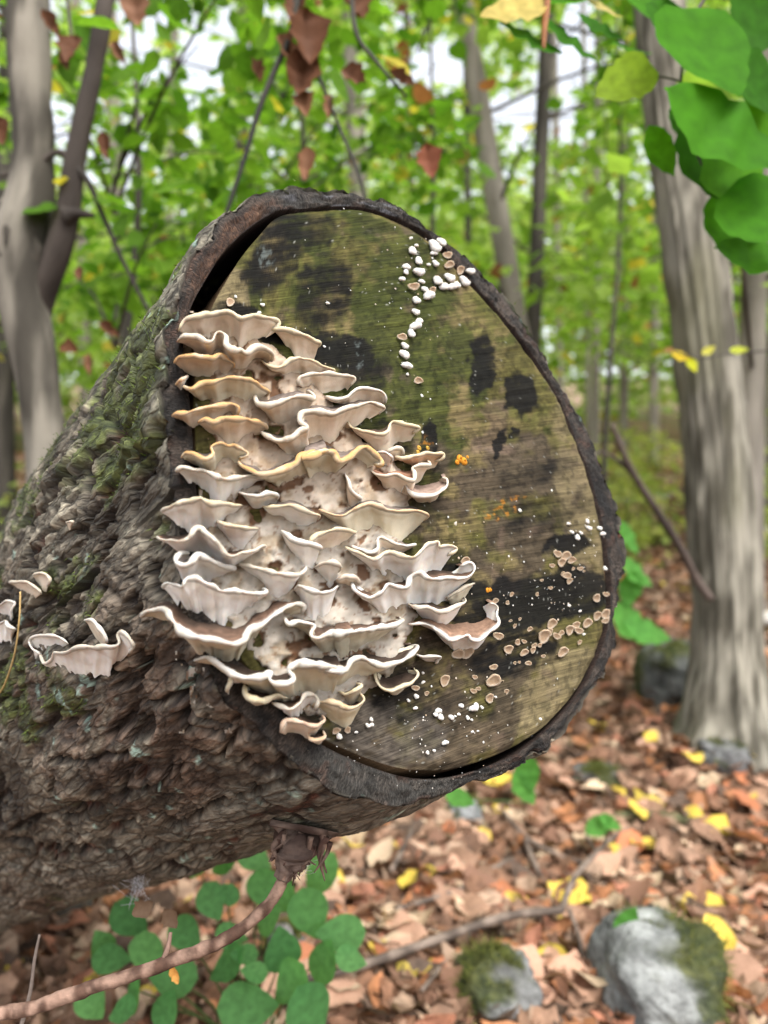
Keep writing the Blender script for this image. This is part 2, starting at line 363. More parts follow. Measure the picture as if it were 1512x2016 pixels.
    mm = ss(0.15, .75, outw)*1.0 + 0.9*ell(px, py, 150, 1150, 70, 80) + .8*ell(px, py, 60, 1380, 90, 90) + .6*ell(px, py, 265, 850, 60, 160, 35) + .5*ell(px,py,300,690,60,90,30) + .5*ell(px,py,60,1260,80,60)
    mn = fbm(q/0.035, 4, 131)
    moss = ss(.48, .85, mm*0.75 + .62*mn)*ss(1.3, .6, pits+fis)
    c = mix(c, mix((0.035, 0.052, 0.012), (0.10, 0.125, 0.03), ss(-.5, .5, fbm(q/0.008, 2, 141))), .8*moss)
    lich = ss(.86, .96, fbm(q/0.013, 3, 151) + .25*fbm(q/0.05, 2, 161))*ss(.1, .5, fbm(q/0.12, 2, 163)+.3)
    lich = np.maximum(lich, ss(.1, .4, fbm(q/0.006, 2, 165)+.1)*np.maximum.reduce([ell(px, py, 352, 1345, 16, 34), ell(px, py, 262, 1305, 13, 20), ell(px, py, 118, 1580, 22, 10), ell(px, py, 350, 1180, 12, 14)]))
    c = mix(c, (0.36, 0.50, 0.42), .8*lich)
    blk = np.maximum.reduce([ell(px, py, 560, 1440, 90, 60, 35), .8*ell(px, py, 445, 1330, 60, 70, 40), .5*ell(px, py, 1000, 1530, 100, 30, -20), ell(px, py, 365, 700, 30, 110, 8)*.6])
    c = mix(c, (0.018, 0.014, 0.012), .85*blk*ss(-.5, .2, fbm(q/0.03, 3, 181)))
    lt = ell(px, py, 40, 1770, 160, 70, -12)
    c = mix(c, (0.24, 0.225, 0.185), .6*lt*ss(-.4, .3, n1))
    return V, c, moss, q, px, py
SV, SCOL, SMOSS, SQ, SPX, SPY = side_points()
# bark ring seen on the cut face, and the wall of the crack behind it
rows, rcol = [], []
ringn = lambda k, s, sc: fbm(np.stack([arc/sc, np.full(NT, s)], -1), 4, k)
for dpt, rr in ((0.07, r_in+.003), (0.03, r_in+.001), (0.008, r_in), (0.001, r_in)):
    rows.append(FC + RD*rr[:, None] + AX*dpt); rcol.append(np.tile((0.035, 0.02, 0.014), (NT, 1)))
for f in (0.06, .15, .25, .35, .45, .55, .65, .75, .85, .94, 1.0):
    rr = r_in + (r_out-r_in)*f
    lift = 0.0018*ringn(201, f*2.5, 0.012) + 0.0012*ringn(203, f*9, 0.006) - 0.003*f**4 - .002*ss(.12, 0, f)
    p = FC + RD*rr[:, None] + NF*lift[:, None]; rows.append(p); px, py, _ = proj(p)
    c = mix((0.035, 0.029, 0.025), (0.12, 0.09, 0.07), ss(-.4, .6, ringn(205, f*3, 0.01)))
    rb = np.maximum(ell(px, py, 440, 460, 60, 130, 35), .6*ell(px, py, 360, 600, 40, 60))
    c = mix(c, mix((0.10, 0.047, 0.026), (0.22, 0.11, 0.06), ss(-.3, .5, ringn(207, f*6, 0.008))), .8*rb*ss(.85, .5, np.full(NT, f)))
    gr = np.maximum(ell(px, py, 700, 1540, 260, 60), ell(px, py, 690, 390, 200, 30)*.5)
    c = mix(c, (0.105, 0.098, 0.085), .65*gr)
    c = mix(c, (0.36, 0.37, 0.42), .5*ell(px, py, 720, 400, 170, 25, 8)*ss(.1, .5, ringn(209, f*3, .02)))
    c = mix(c, (0.012, 0.011, 0.011), .8*np.maximum(ell(px, py, 1185, 960, 30, 110, -8), ell(px, py, 1000, 1510, 90, 30, -28))*ss(-.3, .2, ringn(211, f, .02)))
    c = mix(c, (0.17, 0.085, 0.055), .45*ss(.55, .75, ringn(213, f*2, .012)))
    rcol.append(c*.62)
RV = np.vstack(rows); nring = len(rows)
LV = np.vstack([RV, SV]); LC = np.vstack([np.vstack(rcol), SCOL])
LF = gridF(nring+len(s_rows), NT, True)
log = empty('fallen_log', FC + AX*2.2 - np.array([0, 0, .1]))
tag(log, 'leaning mossy log with rough brown bark and a sawn end', 'log')
ltex = np.vstack([np.stack([np.tile(arc, nring)/.0008, np.repeat(np.arange(nring), NT)*.45, np.zeros(nring*NT)], -1), np.c_[SQ[:, 0]/.005, SQ[:, 1]/.016, 0*SQ[:, 0]]])
part('bark', LV, LF[:, ::-1], M_BARK, log, LC, tex=ltex)
# sawn wood
NRW = 210
fr = np.r_[0.0, np.linspace(.02, 1, NRW)]
WT, WRr = np.meshgrid(TH, fr)
WB = FC + RD[None]*(r_wood[None, :, None]*WRr[..., None])
px, py, _ = proj(WB.reshape(-1, 3)); pq = np.stack([px, py], -1)
def saw(px, py):
    # saw marks: shallow arcs running up to the right
    return py + (.13 + .26*ss(1050, 1480, py))*(px-1000)
sw = saw(px, py); wn = fbm(np.stack([px/260, sw/11], -1), 3, 301); wn2 = fbm(np.stack([px/500, sw/26], -1), 3, 305)
sawm = ss(620, 860, px)*(0.35+.65*ss(-.5, .3, fbm(pq/120, 2, 303)))
h = sawm*(0.00045*wn + .0004*wn2) + 0.0008*fbm(pq/40, 4, 307) + .0015*fbm(pq/160, 2, 309) - 0.0025*ss(.975, 1.0, WRr.ravel())
WVp = WB.reshape(-1, 3) + NF*h[:, None]
def wn_(sc, o, s): return fbm(pq/sc, o, s)
tan, olive, green, brown, grey = (0.165, 0.128, 0.055), (0.095, 0.084, 0.025), (0.036, 0.046, 0.009), (0.068, 0.050, 0.036), (0.125, 0.108, 0.092)
c = mix(olive, tan, ss(-.3, .6, wn_(60, 4, 311)))
c = mix(c, green, .9*ss(.3, .7, .55*ell(px, py, 660, 620, 190, 240) + .45*ell(px, py, 830, 760, 120, 240) + .35*ell(px, py, 880, 640, 190, 190) + .55*wn_(45, 4, 313)))
c = mix(c, (0.085, 0.092, 0.02), .55*ss(.1, .5, wn_(28, 4, 315))*ell(px, py, 760, 720, 330, 380))
c = mix(c, brown, .85*ss(.35, .7, ell(px, py, 960, 1010, 190, 180)*.55 + ell(px, py, 830, 1400, 260, 170)*.75 + ell(px, py, 1040, 900, 120, 200)*.25 + .5*wn_(50, 4, 317)))
c = mix(c, (0.19, 0.15, 0.082), .75*ss(.3, .7, ell(px, py, 1130, 1370, 130, 90, -35)*.9 + ell(px, py, 1150, 950, 60, 200, -8)*.7 + ell(px, py, 430, 590, 60, 90)*.9 + .35*wn_(30, 3, 319)))
c = mix(c, (0.14, 0.095, 0.07), .5*ss(.35, .7, wn_(35, 3, 320)*.6+.5*ell(px, py, 950, 850, 70, 60)))
c = mix(c, grey, .6*ss(.35, .75, ell(px, py, 740, 1450, 150, 70)*.8 + .4*wn_(24, 4, 321)))
wpx, wpy = px + 13*wn_(26, 4, 331), py + 11*wn_(26, 4, 333)
E_ = lambda *a: ell(wpx, wpy, *a)
blk = np.maximum.reduce([E_(545, 500, 50, 95, 30)*.75, E_(500, 640, 90, 26, 25)*.9, E_(640, 580, 60, 80, 20)*.7, E_(660, 690, 90, 40, 10)*.95, E_(620, 455, 50, 40)*.6, E_(720, 730, 50, 60)*.6,
    E_(950, 715, 29, 66, 6), E_(1028, 776, 33, 42)*1.0, E_(985, 872, 12, 34, 12), E_(1012, 852, 8, 16, 30)*.9, E_(1115, 1070, 45, 22)*.95, E_(1120, 1170, 115, 52, -8), E_(1010, 1200, 90, 60, -25)*.95,
    E_(930, 1190, 60, 50)*.8, E_(880, 1130, 70, 60)*.6, E_(1010, 1290, 90, 40, -20)*.75, E_(900, 1400, 90, 30, -10)*.4, E_(790, 1360, 70, 70)*.55, E_(720, 880, 100, 60)*.6, E_(1060, 930, 90, 22, -14)*.5, E_(1080, 1010, 90, 30, -14)*.45, E_(840, 870, 16, 40)*.9, E_(1040, 770, 20, 20)*.7,
    E_(700, 1440, 40, 30)*.5])
blk = np.clip(ss(.12, .85, blk*(1+.3*fbm(np.stack([px/60, sw/9], -1), 3, 335)) + .14*wn_(30, 4, 336) + .10*wn_(7, 3, 338)), 0, 1)
c = mix(c, (0.006, 0.0056, 0.005), .97*blk)
c = mix(c, c*0.55, .7*ss(.1, .7, -wn)*sawm); c = mix(c, c*1.5, .35*ss(.1, .7, wn2)*sawm)
c = mix(c, c*.4, .7*ss(.05, .6, wn_(9, 4, 337))); c = mix(c, c*1.5, .5*ss(.2, .7, wn_(7, 4, 338)))
c = mix(c, (0.22, 0.26, 0.25), .35*np.maximum(E_(520, 500, 14, 20, -30), E_(705, 705, 8, 26, -15))*ss(-.3, .3, wn_(8, 2, 339)))
c = mix(c, (0.42, 0.17, 0.02), .75*ss(.2, .5, wn_(9, 3, 341))*np.maximum(E_(1000, 1000, 45, 14, -28), E_(835, 880, 10, 30)*.8))
c = mix(c, (0.5, 0.5, 0.45), .5*ss(1.25, 1.35, wn_(5, 2, 343)))
# wood edge and side wall
wall, wc = [], []
for dpt in (0.004, 0.02, 0.09):
    wall.append(FC + RD*(r_wood-.0004)[:, None] + AX*dpt); wc.append(np.tile((0.12, 0.075, 0.04), (NT, 1)))
WV = np.vstack([WVp] + wall); WC = np.vstack([c] + wc)
wtx = np.stack([px/70, sw/4.6, 0*px], -1); ctr = ss(900, 500, px)[:, None]; wtx = wtx*(1-ctr*0) ; wtx = np.vstack([wtx, np.zeros((3*NT, 3))+np.tile(np.arange(NT)/2., 3)[:, None]])
part('sawn_end', WV, gridF(len(fr)+3, NT, True)[:, ::-1], M_WOOD, log, WC, tex=wtx)
# collision surface for placing the fungi
sf = side_points(True)[::4, ::4]; nb = sf.shape[1]
bvV = np.vstack([FC[None], FC + RD[::4]*r_out[::4, None], sf.reshape(-1, 3)])
j = np.arange(nb); bvF = [(0, int(1+a), int(1+(a+1) % nb)) for a in j]
bvF += [tuple(int(x)+1 for x in r) for r in gridF(sf.shape[0]+1, nb, True)]
BVH = BVHTree.FromPolygons([tuple(v) for v in bvV], bvF)
def cast(px, py):
    px, py = np.broadcast_arrays(np.asarray(px, float), np.asarray(py, float)); D = ray(px, py).reshape(-1, 3); out = np.full(len(D), np.nan)
    for i, d in enumerate(D):
        h = BVH.ray_cast(Vector(C0), Vector(d).normalized())
        if h[0] is not None: out[i] = (np.array(h[0])-C0)@FW
    ok = ~np.isnan(out)
    if ok.any() and not ok.all(): out[~ok] = np.interp(np.flatnonzero(~ok), np.flatnonzero(ok), out[ok])
    if not ok.any(): out[:] = 0.6
    return out.reshape(px.shape)
# moss tufts standing on the bark
cand = np.flatnonzero((SMOSS > .35) & (SQ[:, 1] < 1.3)); rs = RNG.choice(cand, 9000)
nrm = np.tile(RS, (len(s_rows), 1))[rs]
b0 = SV[rs] + RNG.normal(0, .0015, (len(rs), 3)); tipd = nrm + RNG.normal(0, .6, nrm.shape); L = RNG.uniform(.001, .0032, len(rs))[:, None]
sidev = np.cross(nrm, RNG.normal(0, 1, nrm.shape)); sidev /= np.linalg.norm(sidev, axis=1)[:, None]
mv = np.stack([b0-sidev*.0006, b0+sidev*.0006, b0+tipd*L], 1).reshape(-1, 3)
mc = np.repeat(mix((0.05, 0.075, 0.015), (0.13, 0.17, 0.04), RNG.random(len(rs))), 3, 0)
tag(part('moss', mv, np.arange(len(mv)).reshape(-1, 3), M_MOSS, log, mc), kind='stuff')

# ------------------------------------------------------------------ bracket fungi
def Zf(ox, oy, s):
    return lambda *pts: [(ox+x/s, oy+y/s) for x, y in pts]
Z1 = Zf(320, 580, 3.979); Z2 = Zf(560, 680, 3.979); Z3 = Zf(300, 860, 4.2); Z4 = Zf(620, 940, 3.979); Z5 = Zf(270, 1120, 3.36); Z6 = Zf(600, 1140, 3.78); Z7 = Zf(0, 1000, 3.78)
CREAM, YEL, ORA, WHT = (0.70, 0.63, 0.51), (0.72, 0.62, 0.40), (0.68, 0.41, 0.16), (0.75, 0.72, 0.66)
U_PINK, U_WHT, U_BEI = (0.70, 0.585, 0.465), (0.80, 0.765, 0.715), (0.57, 0.51, 0.385)
T_GREY, T_BRN, T_DRK = (0.27, 0.215, 0.185), (0.21, 0.125, 0.085), (0.10, 0.068, 0.050)
SPECS = []
def bracket(*a, **k): SPECS.append((a, k))
def build_bracket(rim, label, drop=45, rise=-12, prot=.028, rimc=CREAM, und=U_PINK, top=T_GREY, ragged=0, group=None, bead=.00125, name='bracket_fungus', contract=.88, endp=.3):
    prot = prot*.66; drop = drop*1.2; bead = min(bead, .00125+.3*max(0, bead-.00125))
    rim = np.asarray(rim, float); Lp = np.linalg.norm(np.diff(rim, axis=0), axis=1).sum()
    n = int(np.clip(Lp/2.6, 24, 210)); r = resample(rim, n, smooth=2); t = np.linspace(0, 1, n); sd = int(rim.sum()) % 9973
    r[:, 1] += (.6*fbm(np.c_[t*Lp/9, t*0+1], 2, sd) + .9*fbm(np.c_[t*Lp/24, t*0+7], 2, sd+1))*np.sin(np.pi*t)**.3
    gap = []                                                     # its pores run down to the next shelf below
    for x_, y_ in r[n//6:-n//6:3]:
        best = 999
        for orim in RIMS:
            if orim[0] == label: continue
            q = orim[1]; dx = np.abs(q[:, 0]-x_) < 9
            dy = q[dx, 1]-y_; dy = dy[dy > 14]
            if len(dy): best = min(best, dy.min())
        if best < 120: gap.append(best)
    if len(gap) > 3 and rise < 20 and not group: drop = max(drop, min(np.median(gap)+8, 84))
    base = np.c_[sm1(r[:, 0], n//2), sm1(r[:, 1], n)]          # calm line along which it grows from the wood
    wv = (r[:, 1]-base[:, 1])                                     # folds: low parts reach further out
    wgt = endp + (1-endp)*np.sin(np.pi*np.clip(t, 0.0, 1))**.55
    mid = base[n//2]; xr = base[:, 0].mean() + (base[:, 0]-base[:, 0].mean())*contract
    dr = cast(base[:, 0], base[:, 1]); dr = sm1(dr, 12)
    pv = prot*wgt*(1 + .22*fbm(np.c_[t*Lp/45, t*0], 2, sd)) + np.clip(wv*.00045, -.008, .008)
    R = P(r[:, 0], r[:, 1], dr-pv)
    wl = (.22+.78*np.sin(np.pi*t)**.75)
    yl = base[:, 1] + drop*wl*(1+.18*fbm(np.c_[t*Lp/30, t*0+3], 2, sd)) + ragged*fbm(np.c_[t*Lp/7, t*0+9], 2, sd)
    xl = base[:, 0].mean() + (base[:, 0]-base[:, 0].mean())*(contract-.14) + 3*fbm(np.c_[t*Lp/25, t*0+13], 2, sd); dl = cast(xl, yl); Lo = P(xl, yl, sm1(dl, 3)+.0025)
    yu = base[:, 1] - rise*wl; du = cast(xr, yu); U = P(xr, yu, sm1(du, 6)+.004)
    if rise < 0: U = P(xr, base[:, 1]+.25*drop*wl, cast(xr, base[:, 1]+.25*drop*wl)+.006)
    out = R-U; T = np.gradient(R, axis=0); T /= np.linalg.norm(T, axis=1)[:, None]+1e-9
    out -= (out*T).sum(1)[:, None]*T; out /= np.linalg.norm(out, axis=1)[:, None]+1e-9
    up = np.cross(T, out); up /= np.linalg.norm(up, axis=1)[:, None]+1e-9
    sg = np.sign((up@UP).mean()+1e-9); up = up*sg
    up = np.stack([sm1(up[:, i], 4) for i in range(3)], 1); out = np.stack([sm1(out[:, i], 4) for i in range(3)], 1)
    bd = bead*(1+.5*fbm(np.c_[t*Lp/20, t*0+5], 2, sd))*(.55+.45*np.sin(np.pi*t)**.4)
    rows = []
    Rt, Rb = R+up*bd[:, None], R-up*bd[:, None]
    mt, mu = 11, 14
    Ct = (U*.45+R*.55) - up*(.10*np.linalg.norm(R-U, axis=1))[:, None]*(1 if rise > 0 else .3)
    for k in range(mt):
        a = k/(mt-1); rows.append(((1-a)**2)[..., None]*U + (2*a*(1-a))*Ct + a*a*Rt if False else U*(1-a)**2 + Ct*2*a*(1-a) + Rt*a*a)
    for k in (1, 2, 3, 4):
        an = math.pi*(.5 - k/5); rows.append(R + up*(math.sin(an)*bd)[:, None] + out*(math.cos(an)*bd)[:, None])
    Cb = R*.42 + P(xr, base[:, 1]*.45+yl*.55, (cast(xr, base[:, 1]*.45+yl*.55)-.0015))*.58
    for k in range(mu):
        a = k/(mu-1); rows.append(Rb*(1-a)**2 + Cb*2*a*(1-a) + Lo*a*a)
    G = np.stack(rows); nr = len(rows)
    nz = fbm(G.reshape(-1, 3)*160, 3, sd).reshape(nr, n)*.0006 + fbm(G.reshape(-1, 3)*45, 2, sd+3).reshape(nr, n)*.0012
    fade = np.ones(nr); fade[mt-2:mt+6] = .35
    G = G + up[None]*(nz*fade[:, None])[..., None]
    jj = np.tile(t*Lp/28, (nr, 1)); vv = np.arange(nr)[:, None]+0*jj
    n1 = fbm(np.stack([jj, vv*.35], -1).reshape(-1, 2), 3, sd+7).reshape(nr, n)
    cols = np.zeros((nr, n, 3))
    a = np.linspace(0, 1, mt)[:, None] + .06*n1[:mt]            # 0 at the wood, 1 at the margin
    zone = .5+.5*np.sin(a*21+1.5*n1[:mt])
    ct = mix(T_DRK if top is T_BRN else np.array(top)*.75, top, ss(.1, .8, a)); ct = mix(ct*.8, np.array(top)*1.5, .6*zone*ss(.2, .6, a)); ct = mix(ct, np.array(top)*.5, .5*ss(.2, .7, n1[:mt]))
    ct = mix(ct, np.array(rimc)*.95, ss(.80, .95, a)); cols[:mt] = ct
    lite = np.array(und)*.5+np.array(CREAM)*.5
    rc = mix(mix(rimc, lite, .6*ss(.05, .6, n1[mt-1:mt+6])), lite, np.array([0, 0, .1, .35, .7, .9, 1])[:, None]+0*n1[mt-1:mt+6]); cols[mt-1:mt+6] = rc
    b = np.linspace(0, 1, mu)[:, None] + .08*n1[mt+4:]
    cu = mix(lite, und, ss(.03, .3, b)); cu = mix(cu, np.array(und)*np.array([.90, .86, .78]), .6*ss(.0, .6, n1[mt+4:])); cu = mix(cu, U_WHT if und is U_WHT else U_BEI, .6*ss(.55, 1, b))
    cols[mt+4+2:] = cu[2:]
    root = empty(name, (U[n//2]+Lo[n//2])/2)
    tag(root, label, 'fungus', group or 'shelf fungi tiered on the log end')
    ii = (mt-2, mt+5)
    def sub(nm, r0, r1, m):
        V = G[r0:r1].reshape(-1, 3); F = gridF(r1-r0, n)
        part(nm, V, F if sg > 0 else F[:, ::-1], m, root, cols[r0:r1].reshape(-1, 3))
    sub('cap', 0, ii[0]+1, M_CAP); sub('margin', ii[0], ii[1]+1, M_RIM); sub('pore_surface', ii[1], nr, M_PORE)
    return root

# crust of the fungus body spread over the wood behind the shelves
CR = [(380,650),(420,645),(500,668),(560,700),(610,750),(660,800),(710,860),(770,905),(800,950),(810,985),(780,1030),(790,1090),(800,1150),(820,1200),(810,1250),(790,1300),(760,1340),(700,1380),(650,1410),(600,1410),(560,1365),(520,1320),(480,1270),(430,1210),(410,1100),(412,1000),(410,900),(408,800),(395,720)]
def inpoly(px, py, poly):
    x, y = np.asarray(px), np.asarray(py); r = np.zeros(x.shape, bool); q = np.asarray(poly); m = len(q)
    for i in range(m):
        x1, y1 = q[i]; x2, y2 = q[(i+1) % m]
        cnd = ((y1 > y) != (y2 > y)) & (x < (x2-x1)*(y-y1)/((y2-y1) if y2 != y1 else 1e-9)+x1); r ^= cnd
    return r
cx, cy = np.meshgrid(np.arange(345, 900, 3.6), np.arange(605, 1445, 3.6)); cq = np.stack([cx, cy], -1)
inside = inpoly(cx, cy, CR).astype(float)
for _ in range(14): inside = (inside + np.roll(inside, 1, 0) + np.roll(inside, -1, 0) + np.roll(inside, 1, 1) + np.roll(inside, -1, 1))/5
edge = inside-.5 + .28*fbm(cq/18, 4, 401); hol = ss(.30, .62, fbm(cq/34, 3, 405))
cdp = cast(cx, cy)
Vc = P(cx, cy, cdp - np.clip(.012*edge, -.006, .0045) + .0038*hol - .0016*fbm(cq/14, 4, 403)*ss(0, .1, edge))
up_ = ss(1080, 860, cy); cc = mix((0.46, 0.41, 0.345), (0.46, 0.365, 0.275), up_); cc = mix(cc, cc*np.array([.72, .64, .52]), .8*ss(-.1, .6, fbm(cq/26, 4, 407))); cc = mix(cc, (.16, .075, .035), .9*ss(.15, .6, hol)); cc = mix(cc, (.20, .10, .045), .7*ss(.62, .85, fbm(cq/7, 3, 411)))
Fc = gridF(*cx.shape); keep = (edge > -.35).reshape(-1)[Fc].all(1)
cr = empty('fungus_crust', P(600., 1000., float(cast(600., 1000.)))); tag(cr, 'cream crust of fungus flesh spread over the wood behind the shelves', 'fungus')
part('crust', Vc.reshape(-1, 3), Fc[keep][:, ::-1], M_PORE, cr, (cc*.74).reshape(-1, 3))

KW1 = dict(rimc=YEL, und=U_PINK, drop=52, prot=.034)
bracket(Z1((130,285),(165,215),(240,175),(330,155),(400,150),(470,142),(520,132),(570,160),(600,190),(660,185),(720,162),(800,175),(880,190),(915,225),(890,285)), 'broad cream shelf with a yellow edge, topmost of the tiered cluster', **KW1)
bracket(Z1((860,285),(960,275),(1050,295),(1130,330),(1190,360),(1240,382),(1180,430)), 'pointed cream shelf jutting right just under the topmost shelf', rimc=YEL, drop=34, prot=.026)
bracket(Z1((115,365),(160,330),(240,330),(300,345),(340,370),(390,365),(420,310),(460,296),(495,330),(500,395),(560,435),(610,432),(650,455),(690,440),(740,410),(800,415),(850,440),(875,480),(855,515)), 'cream shelf with a tall folded crest in its wavy edge', drop=40, prot=.042, bead=.0024)
bracket(Z1((95,535),(130,492),(230,478),(330,490),(400,500),(440,482),(490,500),(560,545),(540,580)), 'smooth tongue-like cream shelf with an orange top edge', rimc=ORA, drop=38, prot=.034)
bracket(Z1((780,520),(810,545),(880,567),(950,552),(1000,512),(1060,495),(1130,500),(1200,520),(1270,560),(1345,590),(1330,612)), 'cream shelf with a scooped orange lip left of its round end', rimc=YEL, drop=36, prot=.034)
bracket(Z1((1060,705),(1070,650),(1130,625),(1220,615),(1310,611),(1400,625),(1480,640),(1510,665),(1470,715)), 'fan-shaped cream shelf with a pale scalloped right end', drop=34, prot=.032)
bracket(Z1((105,700),(125,670),(160,655),(200,640)), 'small white and orange nub at the left edge of the cluster', rimc=ORA, drop=18, prot=.02, und=U_WHT)
bracket(Z1((165,720),(230,745),(300,703),(400,680),(480,652),(600,650),(690,665),(760,710),(840,757),(820,785)), 'broad shelf with a bright orange upper edge and beige pores', rimc=ORA, und=U_BEI, drop=44, prot=.038)
bracket(Z1((725,800),(750,858),(820,867),(900,850),(980,822),(1060,792),(1130,797),(1185,822),(1192,795),(1140,752)), 'thick-lipped cream shelf curling up around a pinkish hollow', drop=44, rise=22, prot=.046, bead=.0030, top=T_GREY)
bracket(Z1((80,955),(100,930),(180,925),(250,905),(350,880),(450,870),(540,857),(590,890),(580,950)), 'orange-edged shelf tapering to a point beyond the bark edge', rimc=ORA, und=U_PINK, drop=36, prot=.032)
bracket(Z1((280,1000),(330,977),(400,1000),(470,970),(560,965),(650,975),(740,1000),(800,1020),(815,1050)), 'orange-rimmed shelf with a rolled left corner', rimc=ORA, und=U_PINK, drop=42, prot=.042)
bracket(Z1((770,1080),(820,1110),(880,1145),(950,1146),(1020,1120),(1080,1060),(1135,1040),(1075,1000),(1090,930),(1160,915),(1260,915),(1340,925),(1420,890),(1500,872))+Z2((580,470),(670,442),(740,460),(790,490),(745,535)), 'long cream shelf with a sharp S-bend between two lobes', drop=46, rise=16, prot=.044, bead=.0027)
bracket(Z2((330,400),(400,420),(480,405),(560,350),(640,335),(700,350),(770,360),(800,420),(790,450)), 'thick blunt cream shelf ending in a rounded square lobe', rimc=WHT, drop=30, prot=.032)
bracket(Z2((500,600),(520,640),(580,662),(660,680),(740,690),(800,678),(830,612),(880,595),(940,620),(1000,630),(1060,646),(1000,690)), 'cream shelf with a brown scoop and a sharp right tip', rimc=YEL, drop=32, rise=12, prot=.036, top=T_BRN)
bracket(Z3((240,165),(270,130),(340,140),(430,185),(500,140),(485,80),(560,45),(620,70),(680,70),(760,110),(795,130),(780,165),(720,180)), 'orange-brown shelf folded like a saddle by the dark gap', rimc=ORA, und=U_BEI, drop=34, prot=.036, rise=8)
bracket(Z3((715,200),(740,240),(800,272),(860,300),(920,312),(1000,295),(1100,260),(1190,220),(1230,162),(1330,130),(1450,108))+Z2((130,882),(220,870),(300,840),(370,830),(400,870),(430,912),(500,890),(540,850),(590,806),(640,797),(700,840),(765,905),(760,940),(690,925)), 'longest orange-edged shelf with a grey-brown upper face', rimc=ORA, und=U_BEI, drop=40, rise=26, prot=.05, bead=.0026)
bracket(Z2((870,872),(950,880),(1030,860),(1100,842),(1180,850),(1245,847),(1240,890),(1180,910)), 'short tan shelf with a squared pale tip', rimc=YEL, und=(0.6, 0.42, 0.27), drop=22, prot=.028)
bracket(Z2((680,980),(720,1010),(800,1020),(880,1010),(950,1045),(1010,1060),(1022,1000),(1000,960),(1060,935),(1150,935),(1120,905)), 'cream shelf folded around a reddish notch', rimc=CREAM, top=(0.42, 0.22, 0.14), drop=34, rise=18, prot=.04)
bracket(Z2((915,1150),(945,1092),(965,1130),(1000,1170),(1080,1182),(1160,1172),(1230,1142),(1275,1100),(1275,1045),(1240,1037)), 'shallow dish-like shelf with a brown face and white lip', rimc=WHT, top=(0.42, 0.30, 0.24), drop=12, rise=26, prot=.034)
bracket(Z2((470,1005),(490,1040),(505,1090),(520,1140),(565,1178),(603,1197)), 'narrow white ridge running down between two shelves', rimc=WHT, drop=22, rise=10, prot=.03)
bracket(Z2((700,850),(740,838),(790,832),(850,885),(835,920)), 'small cream lobe tucked over the reddish notch', drop=14, prot=.026, rimc=WHT, und=U_WHT)
bracket(Z2((790,832),(860,802),(915,808),(932,850)), 'tiny rounded cream lobe behind the tan shelf', drop=14, prot=.02)
bracket(Z3((200,285),(240,255),(320,270),(400,280),(490,310),(570,345),(650,347),(740,330),(820,325),(925,325)), 'wide white shelf with a frayed left edge against the bark', rimc=CREAM, und=U_WHT, drop=52, prot=.036, ragged=4)
bracket(Z3((710,460),(750,480),(830,490),(900,487),(970,460),(1040,485),(1020,520)), 'small white shelf with a slit-like curl on its right', rimc=WHT, und=U_WHT, drop=26, rise=8, prot=.036)
bracket(Z3((80,610),(150,575),(230,540),(310,525),(400,505),(480,548),(560,545),(650,555),(745,572)), 'wide white shelf rising to a blunt peak, yellow along the edge', rimc=YEL, und=U_WHT, drop=58, prot=.036, ragged=3)
bracket(Z3((915,572),(970,580),(1060,570),(1140,560),(1210,590),(1290,620),(1388,650),(1370,682)), 'pale shelf under a smooth grey-brown cap', rimc=YEL, und=U_WHT, drop=34, rise=22, prot=.04, top=T_GREY)
bracket(Z3((540,700),(600,720),(680,735),(760,750),(875,762)), 'short white shelf sloping down to the right', rimc=YEL, und=U_WHT, drop=36, prot=.036)
bracket(Z3((35,835),(120,852),(250,857),(310,820),(350,760),(400,760),(470,820),(540,880),(590,950),(640,985),(720,962),(830,937),(905,897),(938,905)), 'white shelf with a high pleat and a dark slit at its right', rimc=CREAM, und=U_WHT, drop=34, rise=12, prot=.044, top=T_BRN)
bracket(Z3((300,962),(240,962),(192,1005),(200,1050),(270,1066),(330,1035),(370,985),(430,995),(520,1030),(600,1070),(678,1087)), 'white shelf with a left end curled into a loop', rimc=WHT, und=U_WHT, drop=36, rise=14, prot=.042, top=T_BRN, bead=.0026)
bracket(Z3((725,1055),(800,1065),(880,1090),(980,1110),(1080,1125),(1180,1140),(1260,1115),(1277,1080)), 'straight-edged white shelf sloping right to an upturned lobe', rimc=CREAM, und=U_WHT, drop=48, prot=.04)
bracket(Z3((1070,775),(1110,800),(1150,840),(1230,870),(1320,882),(1400,920),(1380,945)), 'stout white shelf dipping from a knob on its left', rimc=WHT, und=U_WHT, drop=48, prot=.036)
bracket(Z4((-30,560),(-42,510),(-10,465),(60,430),(150,407),(230,402),(320,432)), 'arched cream shelf beside the rusty hole', rimc=YEL, und=U_PINK, drop=34, prot=.036)
bracket(Z4((35,250),(120,280),(210,290),(290,252),(360,217),(430,205),(500,222),(560,250),(640,262),(740,260),(830,262),(897,300),(850,340)), 'long shelf with a grey-brown cap and rusty orange rim', rimc=(0.72, 0.50, 0.30), und=U_BEI, drop=32, rise=18, prot=.042)
bracket(Z4((290,545),(360,567),(440,590),(490,560),(490,485),(520,462),(600,500),(700,530),(790,522)), 'ruffled mauve-grey shelf behind a larger white one', rimc=WHT, und=U_PINK, top=T_GREY, drop=24, rise=12, prot=.026)
bracket(Z4((240,550),(300,572),(360,590),(460,636),(530,597),(600,580),(670,610),(760,622),(830,572),(890,520),(970,506),(975,540),(1040,530),(1112,557),(1035,612)), 'large white shelf with a gull-wing edge and forked right tip', rimc=YEL, und=U_WHT, drop=48, prot=.046)
bracket(Z4((0,700),(80,667),(150,667),(207,702),(190,745)), 'small white tongue left of the rusty hole', rimc=CREAM, und=U_WHT, drop=18, prot=.036)
